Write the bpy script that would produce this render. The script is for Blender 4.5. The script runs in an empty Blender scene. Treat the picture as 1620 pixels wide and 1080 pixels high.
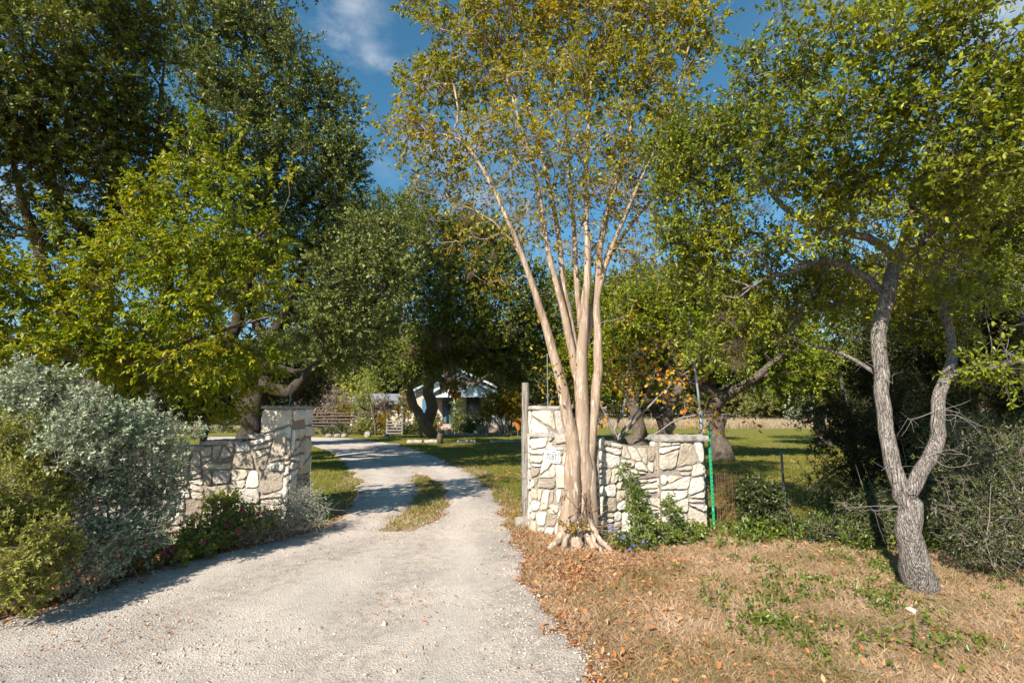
import bpy, math, random
import numpy as np
from mathutils import Vector, Matrix

random.seed(7)
rng = np.random.default_rng(11)
C = bpy.context.scene
COL = C.collection
R = math.radians

# ------------------------------------------------------------------ camera, sky, sun, exposure
F = 780.0; CX, CY = 810.0, 540.0; CAMH = 1.6; TILT = math.atan(110 / 780)
cam = bpy.data.cameras.new('camera'); cam.sensor_width = 36; cam.lens = F / 1620 * 36
cam.clip_start = 0.05; cam.clip_end = 2000
camo = bpy.data.objects.new('camera', cam); COL.objects.link(camo)
camo.location = (0, 0, CAMH); camo.rotation_euler = (math.pi / 2 + TILT, 0, 0)
C.camera = camo

SUN_H = (0.50, 0.866)                      # horizontal travel of the light
SUN_EL = R(37)
hn = math.hypot(*SUN_H); SUN_H = (SUN_H[0] / hn, SUN_H[1] / hn)
ldir = Vector((SUN_H[0] * math.cos(SUN_EL), SUN_H[1] * math.cos(SUN_EL), -math.sin(SUN_EL)))
sl = bpy.data.lights.new('sun', 'SUN'); sl.energy = 5.0; sl.angle = R(0.53); sl.color = (1.0, 0.92, 0.80)
so = bpy.data.objects.new('sun', sl); COL.objects.link(so)
so.rotation_euler = ldir.to_track_quat('-Z', 'Y').to_euler(); so.location = (-10, -12, 20)
C.view_settings.view_transform = 'Standard'; C.view_settings.look = 'None'
C.view_settings.exposure = 0.90; C.view_settings.gamma = 1

def ray(px, py):
    u = (px - CX) / F; v = (CY - py) / F
    ct, st = math.cos(TILT), math.sin(TILT)
    return np.array([u, ct - v * st, st + v * ct])
def at(px, py, Y):
    d = ray(px, py); return np.array([0, 0, CAMH]) + d * (Y / d[1])
def gnd(px, py, z=0.0):
    d = ray(px, py); return np.array([0, 0, CAMH]) + d * ((z - CAMH) / d[2])

W = bpy.data.worlds.new('World'); C.world = W; W.use_nodes = True
nt = W.node_tree; nt.nodes.clear()
out = nt.nodes.new('ShaderNodeOutputWorld'); bg = nt.nodes.new('ShaderNodeBackground')
sky = nt.nodes.new('ShaderNodeTexSky'); sky.sky_type = 'NISHITA'; sky.sun_disc = False
sky.sun_elevation = SUN_EL; sky.sun_rotation = math.atan2(-SUN_H[0], -SUN_H[1])
sky.air_density = 1.0; sky.dust_density = 0.15; sky.ozone_density = 1.6
bg.inputs[1].default_value = 0.08
tc = nt.nodes.new('ShaderNodeTexCoord')
def wn(t, **kw):
    n = nt.nodes.new(t)
    for k, v in kw.items(): setattr(n, k, v)
    return n
nz = wn('ShaderNodeTexNoise'); nz.inputs['Scale'].default_value = 7; nz.inputs['Detail'].default_value = 7; nz.inputs['Roughness'].default_value = 0.58
mp = wn('ShaderNodeMapping'); mp.inputs['Scale'].default_value = (1, 1, 1.6)
nt.links.new(tc.outputs['Generated'], mp.inputs[0]); nt.links.new(mp.outputs[0], nz.inputs[0])
acc = None
for (px, py, rad, amp) in [(515, 60, .045, .8), (545, 5, .06, .5), (600, 150, .07, .75), (640, 205, .06, .8), (700, 130, .07, .4), (585, 195, .05, .6), (40, 330, .1, .5), (760, 260, .09, .35), (1700, -200, .2, .7)]:
    d = Vector(ray(px, py)).normalized()
    vm = wn('ShaderNodeVectorMath', operation='DISTANCE'); vm.inputs[1].default_value = d
    nt.links.new(tc.outputs['Generated'], vm.inputs[0])
    mr = wn('ShaderNodeMapRange', interpolation_type='SMOOTHSTEP'); mr.inputs[1].default_value = 0; mr.inputs[2].default_value = rad * 2; mr.inputs[3].default_value = amp; mr.inputs[4].default_value = 0
    nt.links.new(vm.outputs['Value'], mr.inputs[0])
    if acc is None: acc = mr.outputs[0]
    else:
        ad = wn('ShaderNodeMath', operation='MAXIMUM'); nt.links.new(acc, ad.inputs[0]); nt.links.new(mr.outputs[0], ad.inputs[1]); acc = ad.outputs[0]
cm = wn('ShaderNodeMapRange', interpolation_type='SMOOTHSTEP'); cm.inputs[1].default_value = 0.42; cm.inputs[2].default_value = 0.75
nt.links.new(nz.outputs[0], cm.inputs[0])
mu = wn('ShaderNodeMath', operation='MULTIPLY'); nt.links.new(cm.outputs[0], mu.inputs[0]); nt.links.new(acc, mu.inputs[1])
# a slightly deeper, polarised blue for the clear part of the sky
tint = wn('ShaderNodeMix', data_type='RGBA', blend_type='MULTIPLY'); tint.inputs[0].default_value = 1.0; tint.inputs[7].default_value = (0.60, 1.0, 1.06, 1)
nt.links.new(sky.outputs[0], tint.inputs[6])
sepz = wn('ShaderNodeSeparateXYZ'); nt.links.new(tc.outputs['Generated'], sepz.inputs[0])
zr = wn('ShaderNodeMapRange'); zr.inputs[1].default_value = 0.02; zr.inputs[2].default_value = 0.4; nt.links.new(sepz.outputs[2], zr.inputs[0])
tmx = wn('ShaderNodeMix', data_type='RGBA'); tmx.inputs[6].default_value = (0.78, 0.9, 1.0, 1); tmx.inputs[7].default_value = (0.52, 1.0, 1.04, 1); nt.links.new(zr.outputs[0], tmx.inputs[0]); nt.links.new(tmx.outputs[2], tint.inputs[7])
mx = wn('ShaderNodeMix', data_type='RGBA'); nt.links.new(mu.outputs[0], mx.inputs[0]); nt.links.new(tint.outputs[2], mx.inputs[6]); mx.inputs[7].default_value = (7.2, 7.2, 7.4, 1)
nt.links.new(mx.outputs[2], bg.inputs[0]); nt.links.new(bg.outputs[0], out.inputs[0])

# ------------------------------------------------------------------ noise
def vnoise(x, y, seed=0):
    xi = np.floor(x).astype(np.int64); yi = np.floor(y).astype(np.int64); xf = x - xi; yf = y - yi
    def h(a, b):
        n = (a * 374761393 + b * 668265263 + seed * 974634777) & 0x7fffffff
        n = ((n ^ (n >> 13)) * 1274126177) & 0x7fffffff
        return ((n ^ (n >> 16)) & 0xffff) / 65535.0
    u = xf * xf * (3 - 2 * xf); v = yf * yf * (3 - 2 * yf)
    return (h(xi, yi) * (1 - u) + h(xi + 1, yi) * u) * (1 - v) + (h(xi, yi + 1) * (1 - u) + h(xi + 1, yi + 1) * u) * v
def fbm(x, y, octv=4, seed=0):
    s = 0; a = .5; t = 0
    for o in range(octv):
        s = s + a * vnoise(x * 2 ** o, y * 2 ** o, seed + o); t += a; a *= .5
    return s / t

# ------------------------------------------------------------------ mesh helpers
def link(name, me, m=None, parent=None):
    o = bpy.data.objects.new(name, me); COL.objects.link(o)
    if m is not None: me.materials.append(m)
    if parent is not None: o.parent = parent
    return o
def tag(o, label=None, cat=None, group=None, kind=None):
    if label: o['label'] = label
    if cat: o['category'] = cat
    if group: o['group'] = group
    if kind: o['kind'] = kind
    return o
def thing(name, label, cat, loc=(0, 0, 0), group=None):
    o = bpy.data.objects.new(name, None); COL.objects.link(o); o.location = loc; o.empty_display_size = .1
    return tag(o, label, cat, group)
def raw(name, V, polys, attrs=None, smooth=False):
    """polys: list of (n,k) int arrays"""
    V = np.asarray(V, np.float32); me = bpy.data.meshes.new(name)
    me.vertices.add(len(V)); me.vertices.foreach_set('co', V.ravel())
    polys = [np.asarray(p, np.int32) for p in polys if len(p)]
    nl = sum(p.size for p in polys); npoly = sum(len(p) for p in polys)
    me.loops.add(nl); me.polygons.add(npoly)
    me.loops.foreach_set('vertex_index', np.concatenate([p.ravel() for p in polys]))
    st = []; k = 0
    for p in polys:
        st.append(np.arange(len(p), dtype=np.int32) * p.shape[1] + k); k += p.size
    me.polygons.foreach_set('loop_start', np.concatenate(st))
    if smooth: me.polygons.foreach_set('use_smooth', np.ones(npoly, bool))
    for an, av in (attrs or {}).items():
        a = me.attributes.new(an, 'FLOAT', 'POINT'); a.data.foreach_set('value', np.asarray(av, np.float32))
    me.update(calc_edges=True); me.validate(clean_customdata=False)
    return me
class MB:
    def __init__(s): s.v = []; s.f = []; s.n = 0; s.a = []
    def add(s, V, Fs, var=0.5):
        V = np.asarray(V, float)
        for f in Fs: s.f.append(tuple(int(i) + s.n for i in f))
        s.v.append(V); s.n += len(V); s.a.append(np.full(len(V), var) if np.isscalar(var) else np.asarray(var))
    def box(s, c, d, rz=0, var=.5, bev=0):
        x, y, z = np.array(d) / 2
        if bev:
            V = []; 
            for sz in (-1, 1):
                for q in (0, 1):
                    i = bev if (q == 0) == (sz == -1) else 0
                    zz = sz * z if i else sz * (z - bev)
                    for a, b in ((-1, -1), (1, -1), (1, 1), (-1, 1)): V.append((a * (x - i), b * (y - i), zz))
            Fs = [(3, 2, 1, 0), (12, 13, 14, 15)]
            for l in range(3):
                for k in range(4):
                    Fs.append((l * 4 + k, l * 4 + (k + 1) % 4, l * 4 + 4 + (k + 1) % 4, l * 4 + 4 + k))
        else:
            V = [(a * x, b * y, cc * z) for cc in (-1, 1) for a, b in ((-1, -1), (1, -1), (1, 1), (-1, 1))]
            Fs = [(3, 2, 1, 0), (4, 5, 6, 7)] + [(k, (k + 1) % 4, 4 + (k + 1) % 4, 4 + k) for k in range(4)]
        V = np.array(V); cs, sn = math.cos(rz), math.sin(rz)
        V = np.stack([V[:, 0] * cs - V[:, 1] * sn, V[:, 0] * sn + V[:, 1] * cs, V[:, 2]], 1) + np.array(c)
        s.add(V, Fs, var)
    def prism(s, poly, axis_vec, var=.5):
        P = np.asarray(poly, float); n = len(P); A = np.asarray(axis_vec, float)
        s.add(np.vstack([P, P + A]), [tuple(range(n - 1, -1, -1)), tuple(range(n, 2 * n))] + [(k, (k + 1) % n, n + (k + 1) % n, n + k) for k in range(n)], var)
    def tube(s, pts, rad, sides=8, var=.5, cap=True):
        V, q = tube(np.asarray(pts, float), np.broadcast_to(np.asarray(rad, float), (len(pts),)), sides)
        Fs = [tuple(x) for x in q]
        if cap:
            n = len(pts); Fs += [tuple(range(sides - 1, -1, -1)), tuple(range((n - 1) * sides, n * sides))]
        s.add(V, Fs, var)
    def build(s, name, m, parent=None, smooth=False):
        me = bpy.data.meshes.new(name); V = np.vstack(s.v); me.from_pydata(V.tolist(), [], s.f)
        a = me.attributes.new('var', 'FLOAT', 'POINT'); a.data.foreach_set('value', np.concatenate(s.a).astype(np.float32))
        if smooth: me.polygons.foreach_set('use_smooth', np.ones(len(me.polygons), bool))
        me.update(); return link(name, me, m, parent)
def tube(P, r, sides):
    n = len(P); T = np.gradient(P, axis=0) if n > 1 else np.array([[0, 0, 1.]])
    T /= np.linalg.norm(T, axis=1, keepdims=True) + 1e-9
    ref = np.zeros(3); ref[np.argmin(np.abs(T.mean(0)))] = 1
    A = np.cross(T, ref); A /= np.linalg.norm(A, axis=1, keepdims=True) + 1e-9; B = np.cross(T, A)
    th = np.arange(sides) * 2 * np.pi / sides
    V = P[:, None, :] + r[:, None, None] * (np.cos(th)[None, :, None] * A[:, None, :] + np.sin(th)[None, :, None] * B[:, None, :])
    i = np.arange(n - 1)[:, None] * sides; k = np.arange(sides)[None, :]; k2 = (k + 1) % sides
    q = np.stack([i + k, i + k2, i + sides + k2, i + sides + k], -1).reshape(-1, 4)
    return V.reshape(-1, 3), q
def tubes_mesh(name, chains):
    Vs, Qs, n = [], [], 0
    for P, r, s in chains:
        V, q = tube(P, r, s); Vs.append(V); Qs.append(q + n); n += len(V)
    return raw(name, np.vstack(Vs), [np.vstack(Qs)], smooth=True)
def unit(v): return v / (np.linalg.norm(v, axis=-1, keepdims=True) + 1e-9)
def spline(P, step):
    P = np.asarray(P, float)
    if len(P) == 2: P = np.array([P[0], (P[0] + P[1]) / 2, P[1]])
    Q = np.vstack([2 * P[0] - P[1], P, 2 * P[-1] - P[-2]]); o = []
    for i in range(1, len(Q) - 2):
        m = max(2, int(np.linalg.norm(Q[i + 1][:3] - Q[i][:3]) / step)); t = np.linspace(0, 1, m, endpoint=False)[:, None]
        a, b, c, d = Q[i - 1], Q[i], Q[i + 1], Q[i + 2]
        o.append(.5 * (2 * b + (c - a) * t + (2 * a - 5 * b + 4 * c - d) * t * t + (3 * b - a - 3 * c + d) * t ** 3))
    o.append(P[-1:]); return np.vstack(o)

# ------------------------------------------------------------------ leaves
SHAPES = {
 'oval': (np.array([(0, 0, 0), (-.42, .3, .08), (-.36, .72, .07), (0, 1, -.06), (.36, .72, .07), (.42, .3, .08)]), np.array([(0, 3, 2, 1), (0, 5, 4, 3)])),
 'quad': (np.array([(0, 0, 0), (-.5, .5, .06), (0, 1, 0), (.5, .5, .06)]), np.array([(0, 3, 2, 1)])),
 'blade': (np.array([(-.5, 0, 0), (.5, 0, 0), (.35, .55, .04), (-.35, .55, .04), (0, 1, .2), (0, 1, .2)]), np.array([(0, 1, 2, 3), (3, 2, 5, 4)])),
}
def leaves(P, axis, nrm, L, wr, var, shape='oval'):
    axis = unit(axis); side = unit(np.cross(axis, nrm)); n = np.cross(side, axis)
    S, Fc = SHAPES[shape]; L = np.broadcast_to(np.asarray(L, float), (len(P),)); k = len(S)
    V = P[:, None, :] + L[:, None, None] * (S[None, :, 0, None] * wr * side[:, None, :] + S[None, :, 1, None] * axis[:, None, :] + S[None, :, 2, None] * n[:, None, :])
    q = (Fc[None] + (np.arange(len(P)) * k)[:, None, None]).reshape(-1, Fc.shape[1])
    return V.reshape(-1, 3), q, np.repeat(var, k)

def nearer(bl, k): return [(b[0], b[1], b[2] * k, *b[3:]) for b in bl]
def blobs_px(bl):
    """(px, py, Y, rx_px, ry_px[, rdepth m]) -> centre, radii"""
    o = []
    for b in bl:
        c = at(b[0], b[1], b[2]); s = b[2] / F; rx, rz = b[3] * s, b[4] * s
        o.append((c, np.array([rx, b[5] if len(b) > 5 else (rx + rz) / 2, rz])))
    return o
def sample(bl, n, pw=2.4, seed=0):
    g = np.random.default_rng(seed); w = np.array([np.prod(r) ** (2 / 3) for c, r in bl]); w /= w.sum()
    idx = g.choice(len(bl), n, p=w); d = unit(g.normal(size=(n, 3))) * (g.random(n) ** (1 / pw))[:, None]
    cs = np.array([c for c, r in bl])[idx]; rs = np.array([r for c, r in bl])[idx]
    return cs + d * rs, unit(d * rs + 1e-6), idx

def grow(limbs, A, tip_r=.004, k=2.3, step=.25, wpath=.22, seed=0, wig=.06, curve=.35):
    """limbs: list of arrays (n,4) xyz+radius. A: attractors. returns chains and tip directions"""
    g = np.random.default_rng(seed)
    pos = np.zeros((200000, 3)); par = np.full(200000, -1); pl = np.zeros(200000); dr = np.zeros((200000, 3)); spec = np.zeros(200000); n = 0
    for Lm in limbs:
        S = spline(Lm, step); j = -1
        if n > 0:
            dd = np.linalg.norm(pos[:n] - S[0, :3], axis=1); j = int(np.argmin(dd))
            if dd[j] > .6: j = -1
        S[1:-1, :3] += g.normal(size=(len(S) - 2, 3)) * wig * np.minimum(1, S[1:-1, 3:4] * 5)
        for i in range(len(S)):
            if i == 0 and j >= 0 and dd[j] < 1e-3: prev = j; continue
            p = j if i == 0 else (n - 1 if not (i == 1 and j >= 0 and dd[j] < 1e-3) else j)
            pos[n] = S[i, :3]; par[n] = p; spec[n] = S[i, 3]
            if p >= 0: pl[n] = pl[p] + np.linalg.norm(pos[n] - pos[p]); dr[n] = unit(pos[n] - pos[p])
            else: dr[n] = (0, 0, 1)
            n += 1
    nsk = n
    tips = np.zeros((len(A), 3))
    if len(A):
        dmin = np.array([np.min(np.linalg.norm(pos[:nsk] - a, axis=1)) for a in A]); order = np.argsort(dmin)
        for ai in order:
            a = A[ai]; dv = a - pos[:n]; d = np.linalg.norm(dv, axis=1)
            al = (dv * dr[:n]).sum(1) / (d + 1e-9)
            j = int(np.argmin(d * (1.35 - .35 * al) + wpath * pl[:n])); L = d[j]
            if L < 1e-3: continue
            m = max(2, int(L / step)); c = pos[j] + dr[j] * L * curve + g.normal(size=3) * L * .09
            prev = j
            for t in np.linspace(0, 1, m + 1)[1:]:
                p = (1 - t) ** 2 * pos[j] + 2 * t * (1 - t) * c + t * t * a
                if t < 1: p = p + g.normal(size=3) * wig * min(1, L) * .4
                pos[n] = p; par[n] = prev; pl[n] = pl[prev] + np.linalg.norm(p - pos[prev]); dr[n] = unit(p - pos[prev]); prev = n; n += 1
            tips[ai] = dr[n - 1]
    acc_ = np.zeros(n); rad = np.zeros(n); ch = [[] for _ in range(n)]
    for i in range(n - 1, -1, -1):
        rad[i] = max(acc_[i], tip_r ** k) ** (1 / k)
        if spec[i] > 0: rad[i] = spec[i] if spec[i] > .004 else rad[i]
        if par[i] >= 0: acc_[par[i]] += (rad[i] if spec[i] == 0 else 0) ** k; ch[par[i]].append(i)
    chains = []; stack = [i for i in range(n) if par[i] < 0]
    stack = [(i, None) for i in stack]
    while stack:
        i, p = stack.pop(); c = [] if p is None else [p]; start_r = rad[i]
        while True:
            c.append(i)
            if not ch[i]: break
            b = max(ch[i], key=lambda q: rad[q])
            for q in ch[i]:
                if q != b: stack.append((q, i))
            i = b
        if len(c) > 1:
            r = rad[c].copy()
            if p is not None: r[0] = min(r[0], start_r * 1.25)
            mr = r.max(); chains.append((pos[c], r, 16 if mr > .12 else 10 if mr > .05 else 6 if mr > .02 else 4 if mr > .008 else 3))
    return chains, tips

def foliage(A, outd, idx, tips, per, spread, L, wr, shape, seed, up=.5, droop=0., nt=5, twigs=0., along=.7, flip=.9, palette_by_clump=.45, biasup=.2):
    """leaves on short twiglets round every attractor; returns leaf mesh arrays and twig chains"""
    g = np.random.default_rng(seed); n = len(A)
    td = unit(g.normal(size=(n, nt, 3)) + .55 * outd[:, None, :] + .5 * tips[:, None, :] + np.array([0, 0, biasup]))
    tl = spread * (.45 + .75 * g.random((n, nt)))
    m = max(1, per // nt)
    t = 1 - g.random((n, nt, m)) ** 1.3 * along
    base = A[:, None, None, :] + td[:, :, None, :] * (tl[:, :, None] * t)[..., None]
    perp = g.normal(size=(n, nt, m, 3)); perp -= (perp * td[:, :, None, :]).sum(-1, keepdims=True) * td[:, :, None, :]
    ax = unit(unit(perp) * flip + td[:, :, None, :] * .7 + np.array([0, 0, -droop]))
    nm = unit(g.normal(size=(n, nt, m, 3)) + np.array([0, 0, up * 2]) + .3 * outd[:, None, None, :])
    cl = g.random(int(idx.max()) + 1)[idx] * .5 + g.random(n) * .5
    var = np.clip(palette_by_clump * cl[:, None, None] + (1 - palette_by_clump) * g.random((n, nt, m)), 0, 1)
    P = base.reshape(-1, 3); LL = L * (.65 + .6 * g.random(len(P)))
    lv = leaves(P, ax.reshape(-1, 3), nm.reshape(-1, 3), LL, wr, var.ravel(), shape)
    ch = []
    if twigs > 0:
        E = A[:, None, :] + td * tl[..., None]
        for i in range(n):
            for q in range(nt): ch.append((np.array([A[i], (A[i] + E[i, q]) / 2 + g.normal(size=3) * spread * .04, E[i, q]]), np.array([twigs, twigs * .8, twigs * .4]), 3))
    return lv, ch

def tuft(c, r, n, seed, sag=.3):
    g = np.random.default_rng(seed); d = unit(g.normal(size=(n, 3)) + np.array([0, 0, -sag])); off = g.normal(size=(n, 3)) * r * np.array([.38, .38, .3]); P = np.asarray(c) + off; d = unit(d + off / r * .8)
    return leaves(P, d, g.normal(size=(n, 3)), r * (.25 + .6 * g.random(n) ** 2), .035, g.random(n), 'blade')

# ------------------------------------------------------------------ materials
class M:
    def __init__(s, name, rough=.8, spec=.3):
        s.m = bpy.data.materials.new(name); s.m.use_nodes = True; s.nt = s.m.node_tree; s.nt.nodes.clear()
        s.out = s.n('ShaderNodeOutputMaterial'); s.b = s.n('ShaderNodeBsdfPrincipled'); s.l(s.b.outputs[0], s.out.inputs[0])
        s.b.inputs['Roughness'].default_value = rough; s.b.inputs['Specular IOR Level'].default_value = spec
    def n(s, t, **k):
        x = s.nt.nodes.new(t)
        for a, v in k.items(): setattr(x, a, v)
        return x
    def l(s, a, b): s.nt.links.new(a, b)
    def put(s, sock, v):
        if hasattr(v, 'node'): s.l(v, sock)
        else: sock.default_value = v
    def pos(s, scale=(1, 1, 1), obj=True):
        t = s.n('ShaderNodeTexCoord'); mp = s.n('ShaderNodeMapping'); mp.inputs['Scale'].default_value = scale
        s.l(t.outputs['Object'], mp.inputs[0]); return mp.outputs[0]
    def noise(s, sc, det=5, ro=.6, vec=None, dist=0):
        x = s.n('ShaderNodeTexNoise'); x.inputs['Scale'].default_value = sc; x.inputs['Detail'].default_value = det; x.inputs['Roughness'].default_value = ro; x.inputs['Distortion'].default_value = dist
        s.l(vec if vec is not None else s.pos(), x.inputs['Vector']); return x.outputs[0]
    def voro(s, sc, vec=None, feature='F1', out='Distance'):
        x = s.n('ShaderNodeTexVoronoi', feature=feature); x.inputs['Scale'].default_value = sc
        s.l(vec if vec is not None else s.pos(), x.inputs['Vector']); return x.outputs[out]
    def attr(s, nm): return s.n('ShaderNodeAttribute', attribute_name=nm).outputs['Fac']
    def ramp(s, f, st):
        x = s.n('ShaderNodeValToRGB'); e = x.color_ramp.elements
        while len(e) < len(st): e.new(.5)
        for el, (p, c) in zip(e, st): el.position = p; el.color = (*c, 1) if not np.isscalar(c) else (c, c, c, 1)
        s.put(x.inputs[0], f); return x.outputs[0]
    def mix(s, f, a, b, mode='MIX'):
        x = s.n('ShaderNodeMix', data_type='RGBA', blend_type=mode); s.put(x.inputs[0], f)
        s.put(x.inputs[6], a if hasattr(a, 'node') else (*a, 1)); s.put(x.inputs[7], b if hasattr(b, 'node') else (*b, 1)); return x.outputs[2]
    def math(s, op, a, b=0.0, clamp=False):
        x = s.n('ShaderNodeMath', operation=op); x.use_clamp = clamp; s.put(x.inputs[0], a); s.put(x.inputs[1], b); return x.outputs[0]
    def col(s, v): s.put(s.b.inputs['Base Color'], v if hasattr(v, 'node') else (*v, 1)); return s
    def bump(s, h, st=.5, d=.02):
        x = s.n('ShaderNodeBump'); x.inputs['Strength'].default_value = st; x.inputs['Distance'].default_value = d; s.l(h, x.inputs['Height']); s.l(x.outputs[0], s.b.inputs['Normal']); return s
def leafmat(name, stops, trans=.35, rough=.42, spec=.45, glow=(1.5, 1.35, .6)):
    m = M(name, rough, spec); c = m.ramp(m.attr('var'), stops); m.col(c)
    t = m.n('ShaderNodeBsdfTranslucent'); m.l(m.mix(1.0, c, glow, 'MULTIPLY'), t.inputs[0])
    mx = m.n('ShaderNodeMixShader'); mx.inputs[0].default_value = trans; m.l(m.b.outputs[0], mx.inputs[1]); m.l(t.outputs[0], mx.inputs[2]); m.l(mx.outputs[0], m.out.inputs[0])
    return m.m
def plain(name, c, rough=.7, spec=.3, nsc=8, amt=.25, metal=0, bump=0):
    m = M(name, rough, spec); n = m.noise(nsc, 5); m.col(m.mix(n, tuple(x * (1 - amt) for x in c), tuple(min(1, x * (1 + amt)) for x in c)))
    m.b.inputs['Metallic'].default_value = metal
    if bump: m.bump(n, .6, bump)
    return m.m

MAT = {}
MAT['oak_leaf'] = leafmat('oak_leaf', [(0, (.035, .055, .006)), (.35, (.10, .13, .014)), (.7, (.18, .205, .026)), (1, (.28, .28, .06))], .12, .5, .25)
MAT['oak_leaf_grey'] = leafmat('oak_leaf_grey', [(0, (.045, .065, .014)), (.4, (.125, .155, .034)), (.75, (.21, .24, .062)), (1, (.31, .325, .12))], .13, .48, .3)
MAT['oak_leaf_near'] = leafmat('oak_leaf_near', [(0, (.055, .085, .005)), (.35, (.13, .175, .008)), (.7, (.25, .27, .012)), (.93, (.40, .37, .02)), (1, (.5, .4, .02))], .24, .42, .35)
MAT['elm_leaf'] = leafmat('elm_leaf', [(0, (.055, .10, .004)), (.3, (.13, .20, .006)), (.65, (.28, .30, .007)), (.88, (.44, .38, .01)), (1, (.52, .38, .015))], .34, .45, .3)
MAT['crape_leaf'] = leafmat('crape_leaf', [(0, (.08, .12, .008)), (.3, (.18, .20, .010)), (.6, (.32, .29, .012)), (.85, (.47, .36, .015)), (.95, (.52, .28, .02)), (1, (.55, .2, .08))], .36, .48, .25)
MAT['yellow_leaf'] = leafmat('yellow_leaf', [(0, (.08, .10, .01)), (.4, (.20, .17, .012)), (.75, (.36, .24, .012)), (1, (.45, .22, .02))], .4, .42, .35)
MAT['redbud_leaf'] = leafmat('redbud_leaf', [(0, (.18, .2, .02)), (.35, (.5, .34, .02)), (.7, (.55, .22, .03)), (1, (.42, .1, .03))], .35, .45, .3)
MAT['cenizo_leaf'] = leafmat('cenizo_leaf', [(0, (.17, .21, .12)), (.5, (.30, .35, .22)), (1, (.50, .54, .39))], .12, .8, .1, (1, 1, .8))
MAT['gold_juniper_leaf'] = leafmat('gold_juniper_leaf', [(0, (.10, .125, .025)), (.5, (.26, .27, .05)), (1, (.46, .42, .12))], .2, .7, .15)
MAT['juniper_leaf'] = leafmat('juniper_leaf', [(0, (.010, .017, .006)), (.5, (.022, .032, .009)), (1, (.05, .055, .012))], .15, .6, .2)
MAT['shrub_leaf'] = leafmat('shrub_leaf', [(0, (.05, .085, .012)), (.5, (.12, .175, .022)), (1, (.23, .26, .04))], .32, .36, .5)
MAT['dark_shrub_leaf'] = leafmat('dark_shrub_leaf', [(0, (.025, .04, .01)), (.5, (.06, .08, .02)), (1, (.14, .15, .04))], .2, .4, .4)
MAT['weed_leaf'] = leafmat('weed_leaf', [(0, (.10, .14, .02)), (.5, (.22, .25, .05)), (1, (.36, .33, .10))], .32, .5, .25)
MAT['far_leaf'] = leafmat('far_leaf', [(0, (.08, .10, .03)), (.5, (.16, .17, .045)), (1, (.28, .25, .07))], .25, .5, .3)
MAT['woods_shade_leaf'] = leafmat('woods_shade_leaf', [(0, (.02, .028, .01)), (.6, (.05, .06, .018)), (1, (.11, .11, .04))], .12, .6, .2)  # dark leaf of the far woods; on nearer oaks its tone stands for shade
MAT['dead_leaf'] = leafmat('dead_leaf', [(0, (.24, .09, .03)), (.45, (.46, .19, .07)), (.8, (.55, .28, .12)), (1, (.5, .36, .2))], .2, .65, .2, (1.2, 1, .7))
MAT['moss'] = leafmat('moss', [(0, (.06, .045, .03)), (.5, (.14, .10, .065)), (1, (.27, .20, .14))], .1, .85, .1, (1, .9, .7))
MAT['dry_grass'] = leafmat('dry_grass', [(0, (.11, .105, .03)), (.16, (.20, .17, .06)), (.45, (.40, .275, .16)), (.8, (.52, .375, .25)), (1, (.62, .49, .36))], .2, .7, .15, (1, .95, .75))
MAT['lawn_grass'] = leafmat('lawn_grass', [(0, (.09, .11, .014)), (.5, (.20, .205, .03)), (.85, (.31, .27, .07)), (1, (.40, .31, .14))], .3, .6, .2)
MAT['straw'] = leafmat('straw', [(0, (.3, .22, .13)), (1, (.55, .44, .31))], .2, .8, .1, (1, .95, .8))
MAT['pink_petal'] = leafmat('pink_petal', [(0, (.5, .02, .16)), (1, (.7, .06, .3))], .3, .6, .2, (1, 1, 1))
MAT['blue_petal'] = leafmat('blue_petal', [(0, (.22, .2, .6)), (1, (.4, .4, .8))], .3, .6, .2, (1, 1, 1))

def barkmat(name, dark, light, vs=26, hs=7, patch=None, bstr=.9, bd=.03):
    m = M(name, .92, .12); v = m.pos((1, 1, hs / vs)); w = m.mix(.12, v, m.n('ShaderNodeTexNoise').outputs[1])
    r1 = m.math('ABSOLUTE', m.math('SUBTRACT', m.noise(vs, 3, .55, w, .6), .5)); r2 = m.voro(vs * 1.9, w, 'DISTANCE_TO_EDGE'); fine = m.noise(90, 6, .7); big = m.noise(3.2, 4)
    e = m.mix(.45, m.ramp(r1, [(.0, 0.0), (.05, .55), (.16, 1.0)]), m.ramp(r2, [(0, .1), (.22, 1.0)])); h = m.mix(.35, e, fine)
    c = m.ramp(h, [(.22, dark), (.62, light), (.9, tuple(min(1, x * 1.25) for x in light))]); c = m.mix(m.ramp(big, [(.35, 0.0), (.65, .5)]), c, tuple(x * .62 for x in light))
    if patch: c = m.mix(m.ramp(m.noise(9, 5, .65), [(.58, 0.0), (.66, .6)]), c, patch)
    m.col(c); m.bump(h, bstr, bd); return m.m
MAT['oak_bark'] = barkmat('oak_bark', (.045, .036, .03), (.36, .315, .28), 34, 7, (.46, .43, .40), 1.0, .035)
MAT['dark_bark'] = barkmat('dark_bark', (.025, .02, .016), (.20, .16, .125), 22, 6)
m = M('crape_bark', .6, .25); v = m.pos((1, 1, .16)); n1 = m.noise(14, 5, .6, v); n2 = m.noise(34, 4, .6, v)
c = m.ramp(n1, [(.3, (.23, .145, .095)), (.46, (.34, .235, .16)), (.58, (.42, .325, .245)), (.7, (.28, .19, .13))])
c = m.mix(m.ramp(n2, [(.56, 0.0), (.62, .95)]), c, (.60, .51, .42)); c = m.mix(m.ramp(m.noise(22, 5, .7, m.pos((1, 1, .05))), [(.36, .8), (.46, 0.0)]), c, (.17, .11, .075)); c = m.mix(m.ramp(m.noise(5, 4, .6, v), [(.45, 0.0), (.65, .7)]), c, (.24, .175, .125)); m.col(c); m.bump(m.mix(.5, n2, m.noise(40, 6, .65, v)), .8, .014); MAT['crape_bark'] = m.m
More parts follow.
